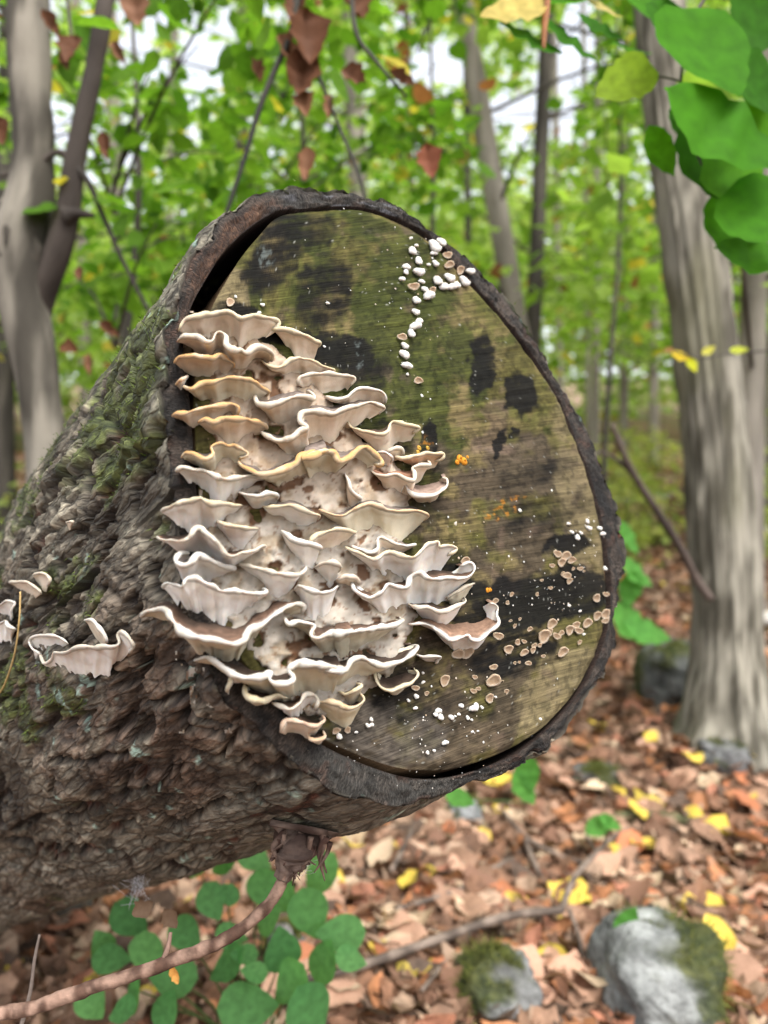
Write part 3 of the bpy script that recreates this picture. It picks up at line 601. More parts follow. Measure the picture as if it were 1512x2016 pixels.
bracket(Z4((170,800),(240,772),(320,785),(350,830)), 'small tan knob below the rusty hole', rimc=U_PINK, und=U_PINK, drop=16, prot=.03)
bracket(Z4((290,835),(310,880),(380,930),(450,942),(520,902),(570,840),(640,850),(720,860),(750,780),(820,742),(880,790),(960,787),(1050,777),(1150,790),(1210,770),(1247,720),(1240,680),(1200,668),(1140,695)), 'wide white shelf with three waves and a cupped brown tip', rimc=WHT, und=U_WHT, drop=46, rise=16, prot=.048, top=T_BRN)
bracket(Z4((1030,940),(1110,892),(1180,852),(1252,830)), 'thin pale blade of fungus pointing away from the cluster', rimc=CREAM, und=U_BEI, drop=16, prot=.022)
bracket(Z4((730,990),(800,1020),(880,1016),(960,1046),(1040,1042),(1130,1002),(1187,970),(1170,940)), 'white-lipped shelf holding dark debris on its cap', rimc=CREAM, und=U_WHT, drop=30, rise=16, prot=.044, top=T_DRK)
bracket(Z4((740,1150),(840,1147),(920,1172),(980,1222),(1050,1276),(1130,1266),(1200,1236),(1230,1272),(1310,1262),(1380,1202),(1442,1140),(1420,1080),(1432,1010),(1370,985)), 'large fan with brown rings and a broad white border', rimc=WHT, und=U_WHT, drop=26, rise=36, prot=.046, top=(0.36, 0.22, 0.15), contract=.8)
bracket(Z5((170,120),(200,90),(250,105),(300,125),(320,77),(380,60),(440,85),(500,110),(560,140),(640,140),(720,155),(800,160),(857,150),(830,132)), 'wide snow-white shelf with a ragged hem over the bark', rimc=WHT, und=U_WHT, drop=46, prot=.042, ragged=6)
bracket(Z5((1040,140),(1070,107),(1130,125),(1180,140),(1240,150),(1290,140),(1332,115)), 'squarish white shelf hanging like an apron by a dark hole', rimc=WHT, und=U_WHT, drop=56, prot=.042, ragged=3)
bracket(Z5((30,315),(70,285),(160,265),(210,290),(240,350),(300,420),(400,455),(520,472),(630,500),(700,480),(740,412),(830,370),(900,312),(980,262),(1050,232),(1100,245),(1090,290)), 'biggest V-shaped shelf with a brown face and thick white rim', rimc=WHT, und=U_BEI, drop=30, rise=38, prot=.05, top=T_BRN, bead=.0034, ragged=4)
bracket(Z5((980,335),(1000,370),(1060,347),(1130,355),(1180,375),(1150,430),(1190,456),(1260,430),(1350,425),(1430,410))+Z6((0,420),(90,436),(200,417),(330,397),(450,380),(560,362),(650,347),(740,310),(700,290))[2:], 'long pale-rimmed shelf with a brown striped cap and hanging beige pores', rimc=WHT, und=U_BEI, drop=44, rise=24, prot=.05, top=T_BRN, bead=.0030)
bracket(Z5((595,810),(612,760),(640,700),(700,735)), 'small white wedge under a long brown-capped shelf', rimc=YEL, und=U_WHT, drop=18, prot=.024)
bracket(Z5((380,607),(450,582),(520,612),(590,662),(650,700),(740,722),(830,710),(885,690),(875,730),(920,762),(990,755),(1042,720),(1005,670),(1050,632),(1150,632),(1250,645),(1370,670))+Z6((100,660),(210,682),(300,680),(350,612),(420,580),(490,610),(580,640),(680,620),(770,580),(840,522),(840,490),(795,492)), 'lowest long shelf with a meandering white rim and dark brown cap', rimc=WHT, und=U_BEI, drop=44, rise=26, prot=.05, top=T_DRK, bead=.0030)
bracket(Z6((830,560),(880,582),(950,575),(1017,580),(970,612)), 'small pale shelf at the right end of the lowest long shelf', rimc=WHT, und=U_WHT, drop=14, rise=8, prot=.026, top=T_GREY)
bracket(Z6((520,700),(530,750),(560,800),(610,826),(660,828),(730,792),(800,762),(842,702),(810,668)), 'cup-shaped shelf with a dark hollow and yellowish lip', rimc=YEL, und=U_BEI, drop=10, rise=30, prot=.034, top=T_DRK, contract=.75)
bracket(Z5((712,770),(718,830),(790,872),(850,872),(920,832),(992,855)), 'orange-rimmed half-moon shelf hanging below the lowest long shelf', rimc=YEL, und=U_BEI, drop=10, rise=22, prot=.034, top=T_BRN)
bracket(Z5((895,885),(960,910),(1020,927),(1080,882),(1110,832),(1170,830),(1197,870),(1180,930)), 'small fringed shelf with a wavy beige rim near the cluster foot', rimc=CREAM, und=U_WHT, drop=22, rise=14, prot=.034, top=T_BRN, ragged=3)
bracket(Z5((1340,810),(1380,832),(1440,802),(1492,772),(1450,757)), 'small brown shelf overhanging an orange-edged one', rimc=YEL, und=U_BEI, drop=10, rise=12, prot=.032, top=T_BRN)
bracket(Z5((1160,910),(1200,882),(1270,875),(1340,890),(1400,916),(1470,890),(1502,860),(1475,825)), 'shelf with an orange stripe over a large rounded pore face', rimc=(0.78, 0.55, 0.30), und=(0.58, 0.50, 0.34), drop=36, rise=10, prot=.034, top=T_BRN)
bracket(Z5((945,1080),(960,1030),(985,1000),(1030,1002),(1100,1020),(1180,1040),(1240,1002),(1222,970)), 'pinkish-brown folded shelf second from the cluster foot', rimc=(0.66, 0.46, 0.33), und=U_PINK, drop=14, rise=12, prot=.032, top=T_BRN)
bracket(Z5((1130,1085),(1140,1125),(1200,1132),(1247,1110),(1232,1070)), 'smallest orange-brown shelf, lowest of the tiered cluster', rimc=(0.70, 0.48, 0.30), und=U_PINK, drop=12, rise=12, prot=.026, top=T_DRK)
GB = 'small bracket fungi on the bark side of the log'
bracket(Z7((300,1090),(232,1042),(220,990),(262,957),(370,946),(450,966),(508,1012)), 'white-edged bracket with a brown face on the bark beside the moss', rimc=WHT, und=U_WHT, drop=26, rise=-8, prot=.03, top=T_BRN, group=GB)
bracket(Z7((300,1095),(330,1150),(390,1122),(400,1080),(440,1082),(500,1070),(570,1042),(640,1036),(700,1042),(780,1022),(840,1032),(888,1010),(880,945),(905,920),(960,960),(1002,1030),(970,1072)), 'wide ruffled white bracket low on the bark with a torn hem', rimc=CREAM, und=U_WHT, drop=52, prot=.045, ragged=3, group=GB)
bracket(Z7((630,835),(690,832),(750,900),(790,962),(800,1000)), 'upright white flap of fungus rising from the ruffled bark bracket', rimc=WHT, und=U_PINK, drop=22, rise=8, prot=.03, group=GB)
bracket(Z7((72,552),(150,552),(220,562),(290,612),(304,642)), 'greyish-pink bracket on the mossy bark above a dry needle', rimc=CREAM, und=U_PINK, drop=22, prot=.03, group=GB)
bracket(Z7((250,495),(320,485),(372,530),(352,582)), 'small oval greyish bracket beside a dark twig scar', rimc=CREAM, und=U_PINK, drop=20, prot=.026, group=GB)
bracket(Z7((-60,740),(0,722),(50,692),(112,702),(84,760),(100,812)), 'bright white crumpled bracket at the far end of the bark', rimc=WHT, und=U_WHT, drop=22, prot=.04, group=GB)
bracket(Z7((-60,870),(0,862),(40,842),(62,882),(122,905)), 'white bracket with a brown scoop under the crumpled one', rimc=WHT, und=U_WHT, drop=34, rise=10, prot=.036, top=T_BRN, ragged=5, group=GB)
bracket(Z7((495,105),(520,96),(545,104)), 'tiny cream bracket alone on the bark near the moss line', drop=12, prot=.012, group=GB)
RIMS = [(a[1], resample(a[0], 80)) for a, k in SPECS]
for a, k in SPECS: build_bracket(*a, **k)

# ------------------------------------------------------------------ button fungi on the sawn end
def button_mesh(name, kind, seed):
    r = np.random.default_rng(seed); nu, nv = 14, 9
    th = np.linspace(0, 2*np.pi, nu, endpoint=False); ph = np.linspace(0, 1, nv); V = []; Cc = []
    for v in ph:
        if kind == 'white': rad, z = math.sin(math.pi*(.15+.85*v))**.7, (1-v)*.75-.05
        else:
            q = [(0, .30), (.35, .30), (.6, .36), (.8, .46), (.95, .48), (1.02, .40), (1.0, .25), (.85, .08), (.7, -.1)]; rad, z = q[int(round(v*8))]
        if kind == 'white': rad = math.sin(math.pi*.5*min(1, v*1.35+.001))**.8 if v < .75 else 1-.35*(v-.75)/.25; z = .62*math.cos(math.pi*.5*min(1, v*1.2))-.08*(v > .8)
        for a in th:
            w = 1 + .16*math.sin(2*a+seed) + .10*math.sin(3*a+seed*2.3) + r.normal(0, .06)
            V.append((rad*w*math.cos(a)*1.0, rad*w*math.sin(a)*1.0, z + .06*math.sin(a*2+seed)*rad))
            if kind == 'white': cc = np.array((0.80, 0.77, 0.72))*(1-.25*max(0, (v-.6)))*r.uniform(.9, 1.05)
            else:
                t = ss(.55, .95, rad) if v < .6 else 1.0
                cc = mix((0.40, 0.275, 0.175), (0.52, 0.405, 0.285), np.array(t)); cc = mix(cc, (0.72, 0.63, 0.54), np.array(.6*max(0, -math.sin(a))*t))
            Cc.append(cc)
    V = np.array(V); me = mesh_np(name, V, np.vstack([gridF(nv, nu, True)[:, ::-1], [[0, 1, 2, 3]]]), np.array(Cc)); me.materials.append(M_RIM); return me
BW = [button_mesh('white_button', 'white', s) for s in (1, 2, 3, 4)]
BT = [button_mesh('tan_button', 'tan', s) for s in (5, 6, 7, 8)]
from mathutils import Matrix
def basis(n, up=(0, 0, 1)):
    n = np.asarray(n)/np.linalg.norm(n); y = np.asarray(up)-np.dot(up, n)*n; y /= np.linalg.norm(y); x = np.cross(y, n); return x, y, n
def place(o, loc, x, y, z, s=1.0):
    s = (s, s, s) if np.isscalar(s) else s
    o.matrix_world = Matrix(((x[0]*s[0], y[0]*s[1], z[0]*s[2], loc[0]), (x[1]*s[0], y[1]*s[1], z[1]*s[2], loc[1]), (x[2]*s[0], y[2]*s[1], z[2]*s[2], loc[2]), (0, 0, 0, 1)))
Z8 = lambda x, y, r: (760+x/3.15, 440+y/3.15, r/3.15); Z9 = lambda x, y, r: (780+x/3.287, 960+y/3.287, r/3.287); Z6b = lambda x, y, r: (600+x/3.78, 1140+y/3.78, r/3.78); Z1b = lambda x, y, r: (320+x/3.979, 580+y/3.979, r/3.979)
up_w = [Z8(*a) for a in ((155,180,28),(290,155,38),(335,125,28),(290,190,20),(195,240,24),(300,255,20),(260,260,12),(120,275,22),(118,308,18),(195,310,32),(95,350,18),(215,365,18),(310,365,30),(385,345,30),(350,400,28),(400,400,26),(430,390,24),(475,370,32),(235,415,20),(255,455,32),(180,485,26),(178,555,22),(200,610,20),(170,645,34),(150,690,24),(110,765,22),(105,820,30),(120,888,30),(130,938,10),(515,305,26),(185,140,11),(150,95,11),(250,1045,9),(215,1070,12),(268,1090,8),(220,1245,8),(222,1298,9))]
up_t = [Z8(*a) for a in ((370,205,28),(380,265,32),(450,298,28),(280,420,24),(160,400,34),(90,710,30),(190,980,30))]
low_t = [Z9(*a) for a in ((1030,430,30),(1080,445,36),(1120,470,30),(1055,485,30),(1000,505,18),(1090,570,30),(1110,605,24),(1070,560,18),(1180,525,20),(1140,525,12),(1210,540,10),(1280,715,30),(1345,690,22),(990,880,36),(935,960,48),(975,935,30),(1025,960,28),(1060,940,20),(1105,920,32),(1150,890,30),(1165,925,30),(1220,875,34),(1285,830,32),(1335,820,36),(1340,862,24),(855,915,20),(760,895,16),(775,1000,22),(818,995,18),(815,1065,30),(875,1050,22),(920,1020,18),(885,1020,18),(1060,1060,38),(1178,1000,18),(710,1045,36),(645,960,34),(630,735,24),(740,690,16),(712,745,16),(990,650,16),(845,1135,22),(790,1130,12),(760,1135,14),(945,1090,14),(735,862,12),(795,850,12),(905,690,14),(935,600,12))]
mid_t = [Z9(*a) for a in ((618,1160,26),(610,1245,48),(300,1245,38),(590,1360,32),(490,1315,22),(525,1300,18),(703,1320,20),(680,1255,12),(500,1225,18),(385,1075,40),(445,1065,42),(190,1330,18),(115,1295,26),(435,470,30))] + [Z6b(*a) for a in ((225,1125,34),(310,1120,28))]
low_w = [Z9(*a) for a in ((125,1352,16),(75,1378,12),(120,1427,14),(265,1445,20),(280,1485,22),(250,1470,14),(350,1487,18),(400,1467,11),(378,1480,9),(458,1490,13),(485,1503,9),(490,1430,26),(510,1412,20),(550,1423,12),(415,1412,16),(310,1650,20),(198,1715,13),(242,1702,10),(928,1498,10),(170,1260,12),(170,1200,10),(640,1355,8),(490,1580,9),(525,1575,8))] + [Z6b(*a) for a in ((490,1045,16),(465,1090,18),(492,1085,16),(380,1140,12),(250,1172,24))]
edge_w = [Z9(*a) for a in ((1230,220,14),(1240,265,18),(1310,265,16),(1330,300,16),(1165,325,18),(1190,295,12),(1130,290,14),(1110,235,12),(1345,525,14),(1115,765,10),(1185,800,10),(1210,950,10),(795,150,12),(990,22,14))]
top_w = [Z1b(*a) for a in ((570,20,12),(780,85,16),(755,145,14),(1290,70,14),(960,262,9),(1265,410,10))]
def buttons(lst, meshes, label, group, nm):
    for k, (x, y, r) in enumerate(lst):
        d = float(cast(x, y)); loc = P(x, y, d); sz = r*d/FPX*1.05
        o = link(nm, meshes[(k*7+3) % len(meshes)]); X, Y, Zn = basis(NF*.25-FW*.7+(np.array([0, 0, -.2]) if meshes is BT else np.array([0, 0, .1])))
        a = random.uniform(-.5, .5); X, Y = X*math.cos(a)+Y*math.sin(a), -X*math.sin(a)+Y*math.cos(a)
        place(o, loc+NF*sz*.5, X, Y, Zn, sz*(.84 if meshes is BT else .95)*np.array([1.08, random.uniform(.8, 1.05), random.uniform(.9, 1.2)])); tag(o, label, 'fungus', group)
buttons(up_w, BW, 'round white button fungus in the chain running down the sawn end', 'white buttons in the chain on the sawn end', 'button_fungus')
buttons(up_t, BT, 'tan cup-shaped button fungus among the chain of white ones', 'tan buttons in the white chain', 'button_fungus')
buttons(low_t, BT, 'tan cupped button fungus on the black-stained band of the sawn end', 'tan buttons on the black band', 'button_fungus')
buttons(mid_t, BT, 'brown-centred cup fungus on the wood below the shelf cluster', 'brown cups below the shelves', 'button_fungus')
buttons(low_w, BW, 'tiny white ball fungus near the lower rim of the sawn end', 'white balls near the lower rim', 'button_fungus')
buttons(edge_w, BW, 'tiny white ball fungus near the right-hand bark rim', 'white balls near the bark rim', 'button_fungus')
buttons(top_w, BW, 'tiny white ball fungus just above the topmost shelf', 'white balls above the shelves', 'button_fungus')
o = link('button_fungus', BT[1]); x, y, r = Z1b(525, 65, 36); d = float(cast(x, y)); X, Y, Zn = basis(NF); place(o, P(x, y, d), X, Y, Zn, r*d/FPX); tag(o, 'single oval tan button fungus above the topmost shelf', 'fungus')
# orange jelly blob
def blob(name, centers, sq=.55, seed=0, n=12):
    parts = []
    for (c, r) in centers:
        th, ph = np.meshgrid(np.linspace(0, 2*np.pi, n, endpoint=False), np.linspace(0, np.pi, 8)); X, Y, Zn = basis(NF)
        q = np.stack([np.sin(ph)*np.cos(th), np.sin(ph)*np.sin(th), sq*np.cos(ph)], -1).reshape(-1, 3)*r; q *= (1+.15*fbm(q/r*1.5+seed, 2, seed))[:, None]
        parts.append((c + q[:, :1]*X + q[:, 1:2]*Y + q[:, 2:]*Zn, gridF(8, n, True)))
    return join(parts)
for nm, lab, lst in (('orange_jelly_fungus', 'bright orange jelly fungus blob on the sawn end', [(905, 903, 8), (913, 908, 8), (920, 900, 4), (900, 910, 5)]), ('orange_jelly_fungus', 'pair of ochre jelly drops beside the pointed shelf tips', [(825, 882, 5), (842, 882, 4), (823, 890, 4)]), ('orange_jelly_fungus', 'small orange jelly speck by the black band', [(960, 1162, 5), (965, 1161, 4)])):
    V, F = blob(nm, [(P(float(a), float(b), float(cast(a, b))), r*.0004) for a, b, r in lst], seed=len(lst))
    o = link(nm, mesh_np(nm, V, F, np.tile((0.70, 0.28, 0.02) if 'ochre' not in lab else (0.62, 0.36, 0.06), (len(V), 1))), M_RIM); tag(o, lab, 'fungus', None)
# pin-head specks and drops, too many to count
sp = []
for (cx_, cy_, rx, ry, n) in ((1090,1180,110,60,150),(870,1420,170,110,170),(980,1310,120,70,70),(800,560,60,100,60),(730,520,130,120,50),(1140,1050,60,70,50),(820,700,60,140,40),(540,1500,140,50,50),(960,1100,120,120,70),(620,690,60,40,20),(880,1540,140,18,40)):
    for _ in range(int(n*.55)): sp.append((random.gauss(cx_, rx*.6), random.gauss(cy_, ry*.6), abs(random.gauss(0, .8))+.5))
sp = np.array(sp); sp = sp[inpoly(sp[:, 0], sp[:, 1], [(a_*.97+820*.03, b_*.97+960*.03) for a_, b_ in OUT])]; sdp = cast(sp[:, 0], sp[:, 1]); pts = P(sp[:, 0], sp[:, 1], sdp); X, Y, Zn = basis(NF)
tv = np.array([(1, 0, 0), (.5, .87, 0), (-.5, .87, 0), (-1, 0, 0), (-.5, -.87, 0), (.5, -.87, 0), (0, 0, .8)]); tf = np.array([(i, (i+1) % 6, 6) for i in range(6)])
SVv = (pts[:, None] + (sp[:, 2]*sdp/FPX)[:, None, None]*(tv[:, 0, None]*X+tv[:, 1, None]*Y+tv[:, 2, None]*Zn)[None] + NF*.0004).reshape(-1, 3)
SF = (tf[None] + 7*np.arange(len(sp))[:, None, None]).reshape(-1, 3)
o = link('fungus_specks', mesh_np('fungus_specks', SVv, SF, np.repeat(mix((0.75, 0.72, 0.68), (0.5, 0.36, 0.24), RNG.random(len(sp))**2), 7, 0)), M_RIM); tag(o, 'pin-head pale fungus specks dusted over the sawn end', 'fungus', kind='stuff')

# ------------------------------------------------------------------ trees
def barkcol(V, a, b, sc=8, seed=0, patch=None):
    q = V*np.array([sc, sc, sc*.2]); c = mix(a, b, ss(-.5, .6, fbm(q, 4, seed)))
    if patch is not None: c = mix(c, patch, .6*ss(.1, .6, fbm(V*np.array([5, 5, 2.]), 3, seed+5)))
    return c
def limb(name, pts, rad, root, a, b, ns=12, nres=40, rough=.08, ridge=0., sc=8, seed=0, patch=None, mat=None, nrid=14, freq=20):
    V, F = tube(pts, rad, ns, rough, freq, seed, nres, ridge, nrid); return part(name, V, F, mat or M_TRUNK, root, barkcol(V, a, b, sc, seed, patch))
def pxpath(lst, depth):          # (x, y, width px[, depth]) -> points, radii
    P3, R3 = [], []
    for q in lst:
        d = q[3] if len(q) > 3 else depth; P3.append(P(float(q[0]), float(q[1]), d)); R3.append(q[2]/2*d/FPX)
    return np.array(P3), np.array(R3)
def to_ground(pts, rad, flare=1.3):
    p = pts[-1].copy(); z = float(gh(p[0], p[1])); q = np.array([p[0]+.01, p[1], z+.12]); e = np.array([p[0]+.015, p[1], z-.15])
    if p[2] > z+.2: return np.vstack([pts, q, e]), np.r_[rad, rad[-1]*1.08, rad[-1]*flare]
    return np.vstack([pts, e]), np.r_[rad, rad[-1]*flare]
# leaves ------------------------------------------------
def leaf_t(kind, n=7, fold=.25, curl=.2, wob=0., seed=0):
    r = np.random.default_rng(seed); x = np.linspace(0, 1, n)
    if kind == 'oval': wd = .30*np.sin(np.pi*x**.85)**.9
    elif kind == 'round': wd = .46*np.clip(np.sin(np.pi*np.clip(x*.96+.04, 0, 1)**.62), 0, 1)**.75
    elif kind == 'ovate': wd = .40*np.sin(np.pi*x**.72)**.85
    elif kind == 'lobed': wd = .42*np.sin(np.pi*x**.8)**.6*(.55+.5*np.abs(np.cos(2.6*np.pi*x)))
    else: wd = .2*np.sin(np.pi*x)**.8
    wd = wd + 1e-3; V = []
    for i in range(n):
        z0 = curl*((x[i]-.4)**2) + wob*r.normal(); kl, kr = wd[i]*(1+min(.15, 4*wob)*r.normal()), wd[i]*(1+min(.15, 4*wob)*r.normal())
        V += [(x[i], kl, z0+fold*kl+wob*r.normal()), (x[i], 0, z0), (x[i], -kr, z0+fold*kr+wob*r.normal())]
    F = []
    for i in range(n-1):
        for k in (0, 1): F.append((3*i+k, 3*i+k+1, 3*i+k+4, 3*i+k+3))
    return np.array(V), np.array(F)[:, ::-1]
def axes(d, nrm):
    d = d/np.linalg.norm(d, axis=-1, keepdims=True); nrm = nrm-(nrm*d).sum(-1, keepdims=True)*d; nrm = nrm/(np.linalg.norm(nrm, axis=-1, keepdims=True)+1e-9)
    return d, np.cross(nrm, d), nrm
def scatter(temps, pos, d, nrm, size, col, pick):
    X, Y, Zv = axes(d, nrm); Vs, Fs, Cs, o = [], [], [], 0
    for k, (tv, tf) in enumerate(temps):
        m = pick == k
        if not m.any(): continue
        V = pos[m][:, None] + size[m][:, None, None]*(tv[None, :, 0:1]*X[m][:, None] + tv[None, :, 1:2]*Y[m][:, None] + tv[None, :, 2:3]*Zv[m][:, None])
        f = tri(tf) if tf.shape[1] == 4 else tf
        Fs.append((f[None] + (o + len(tv)*np.arange(m.sum()))[:, None, None]).reshape(-1, 3)); Vs.append(V.reshape(-1, 3)); Cs.append(np.repeat(col[m], len(tv), 0)); o += V.shape[0]*V.shape[1]
    return np.vstack(Vs), np.vstack(Fs), np.vstack(Cs)
T_NEAR = [leaf_t('round', 9, .15, .25, .01, 1), leaf_t('oval', 9, .2, .3, .008, 2), leaf_t('round', 9, .3, -.2, .015, 3)]
T_MID = [leaf_t('oval', 4, .2, .3), leaf_t('round', 4, .15, .2), leaf_t('oval', 4, .3, -.3)]
T_FAR = [(np.array([(0, 0, 0), (.45, .36, .1), (1, 0, 0), (.45, -.36, .1)]), np.array([(0, 2, 1), (0, 3, 2)])), (np.array([(0, 0, 0), (.4, .46, -.05), (1, 0, .15), (.5, -.4, .1)]), np.array([(0, 2, 1), (0, 3, 2)]))]
def greens(n, tone=0):
    base = [((0.06, 0.15, 0.014), (0.15, 0.29, 0.030)), ((0.13, 0.25, 0.03), (0.28, 0.42, 0.08)), ((0.23, 0.34, 0.09), (0.42, 0.52, 0.20))][tone]  # later pairs paler for farther leaves: distance haze put into the green
    c = mix(base[0], base[1], RNG.random(n)); y = RNG.random(n) < .035; c[y] = (0.42, 0.36, 0.05); b = RNG.random(n) < .02; c[b] = (0.22, 0.09, 0.045); return c
GAPS = [(275,80,34,40),(395,110,42,50),(330,35,60,18),(300,145,26,18),(480,95,26,30),(440,45,22,22),(235,265,16,16),(105,235,18,36),(375,260,14,12),(240,300,18,12),(1120,120,46,60),(1135,60,40,40),(1000,215,50,30),(850,120,46,40),(1150,30,30,30),(800,30,26,18),(540,20,30,20),(640,70,14,14),(150,60,12,30),(1410,100,14,14),(1025,285,12,12),(820,285,10,10),(590,240,8,8),(1030,360,8,8),(370,200,10,10),(450,165,14,10),(1110,230,30,30)]
def ingap(V, k=1.0):
    x, y, d = proj(V); r = np.zeros(len(V), bool)
    wob = 1+.5*fbm(np.stack([x/18, y/18], -1), 2, 77)
    for cx_, cy_, rx, ry in GAPS: r |= np.hypot((x-cx_)/rx, (y-cy_)/ry) < k*wob
    return r & (d > 0)
def corr(V):                      # trunks that show through the foliage
    x, y, d = proj(V); r = np.zeros(len(V), bool)
    for x0, x6, wd, dp in ((912, 1010, 42, 4.6), (1078, 1052, 29, 5.2), (1500, 1484, 46, 4.4), (690, 712, 38, 7.5), (1298, 1385, 110, 2.6)): r |= (np.abs(x-(x0+(x6-x0)*y/600.)) < wd*.75+8) & (d < dp+.3) & (y > 90)
    return r & (RNG.random(len(V)) < .85)
def sprays(centers, rad, nper, size, flat=.35):
    """flat leaf sprays round the given centres -> pos, dir, normal, size"""
    n = len(centers)*nper; c = np.repeat(centers, nper, 0); a = RNG.uniform(0, 2*np.pi, n); r = rad*np.sqrt(RNG.random(n))
    pos = c + np.stack([r*np.cos(a), r*np.sin(a), RNG.normal(0, rad*flat*.5, n)-.12*r], 1)
    d = np.stack([np.cos(a), np.sin(a), RNG.normal(-.35, .35, n)], 1) + RNG.normal(0, .5, (n, 3)); nr = np.array([0, 0, 1.]) + RNG.normal(0, .38, (n, 3))
    return pos, d, nr, size*RNG.uniform(.65, 1.25, n)

def on_log(V):                    # hidden behind the log from here
    x, y, d = proj(V); return inpoly(x, y, OUT) | inpoly(x, y, [(540,372),(60,1020),(-60,1200),(-60,1880),(300,1770),(640,1660),(1030,1505),(900,800)])
# ---- forked tree behind the log's left side
FT_A, FT_B, FT_P = (0.09, 0.08, 0.063), (0.24, 0.215, 0.175), (0.34, 0.31, 0.255)
pts, rad = pxpath([(70,-1500,50,1.75),(60,-500,66,1.65),(55,0,78),(58,150,78),(66,300,76),(60,400,92),(45,480,112),(44,580,96),(62,690,84),(80,800,78),(98,960,78),(112,1150,80)], 1.6)
pts, rad = to_ground(pts, rad, 1.5)
ft = empty('forked_tree', pts[-1]); tag(ft, 'smooth grey forked tree with a knotted joint behind the log', 'tree')
limb('trunk', pts, rad, ft, (0.075, 0.066, 0.052), (0.30, 0.27, 0.22), 40, 160, .07, ridge=.03, nrid=26, sc=30, seed=3, patch=FT_P, freq=16)
p2, r2 = pxpath([(330,-900,22,1.9),(240,-250,28,1.7),(207,0,34),(184,140,36),(158,260,38),(143,340,42),(134,415,46),(112,500,50,1.58),(80,600,46,1.61),(66,690,36,1.64)], 1.57)
limb('limb', p2, r2, ft, (0.055, 0.044, 0.037), (0.13, 0.105, 0.088), 16, 70, .07, sc=12, seed=4)
p3, r3 = pxpath([(128,425,40),(150,420,22),(185,425,9)], 1.55); limb('spur', p3, r3, ft, (0.055, 0.044, 0.037), (0.12, 0.1, 0.085), 10, 14, .1)
p3, r3 = pxpath([(150,330,14),(175,360,12),(205,430,11),(240,510,9),(292,612,8),(330,680,6)], 1.56); limb('branch', p3, r3, ft, (0.05, 0.042, 0.036), (0.12, 0.1, 0.085), 10, 30, .08)
p3, r3 = pxpath([(134,310,18),(110,300,14),(60,330,10),(0,345,8)], 1.58); limb('branch', p3, r3, ft, (0.06, 0.05, 0.04), (0.12, 0.1, 0.085), 10, 20, .08)
kc = P(34., 480., 1.585)
th, ph = np.meshgrid(np.linspace(0, 2*np.pi, 20, endpoint=False), np.linspace(0, np.pi, 14)); kq = np.stack([np.sin(ph)*np.cos(th), np.sin(ph)*np.sin(th), np.cos(ph)], -1).reshape(-1, 3)
kv = kc + kq*np.array([.050, .045, .090])*(1+.25*fbm(kq*2.6, 4, 19))[:, None]; part('knot', kv, gridF(14, 20, True), M_TRUNK, ft, barkcol(kv, (0.07, 0.06, 0.048), (0.24, 0.21, 0.17), 40, 6))
cen = np.stack([RNG.uniform(-2.2, .8, 60), RNG.uniform(.8, 3.4, 60), RNG.uniform(3.0, 5.5, 60)], 1)
ps, dd, nn, sz = sprays(cen, .35, 26, .085); V, F, Cc = scatter(T_MID, ps, dd, nn, sz, greens(len(ps), 0), RNG.integers(0, 3, len(ps)))
tag(part('crown', V, F, M_LEAF, ft, Cc, False), kind='stuff')
# ---- grey furrowed tree on the right
pts, rad = pxpath([(1240,-1800,60,2.9),(1275,-600,78,2.75),(1298,0,88),(1322,200,98),(1352,400,104),(1385,650,110),(1412,900,112),(1428,1150,118),(1434,1290,126),(1434,1370,150),(1436,1430,190),(1438,1480,240)], 2.62)
rt = empty('furrowed_tree', pts[-1]); tag(rt, 'grey furrowed tree standing in the leaf litter beside a mossy boulder', 'tree')
limb('trunk', pts, rad, rt, (0.12, 0.108, 0.082), (0.40, 0.37, 0.30), 96, 170, .05, ridge=.13, nrid=44, sc=38, seed=11, patch=(0.20, 0.19, 0.12), freq=9)
cen = np.stack([RNG.uniform(.0, 3.4, 70), RNG.uniform(1.4, 4.2, 70), RNG.uniform(3.9, 6.5, 70)], 1)
ps, dd, nn, sz = sprays(cen, .4, 24, .09); V, F, Cc = scatter(T_MID, ps, dd, nn, sz, greens(len(ps), 0), RNG.integers(0, 3, len(ps)))
tag(part('crown', V, F, M_LEAF, rt, Cc, False), kind='stuff')
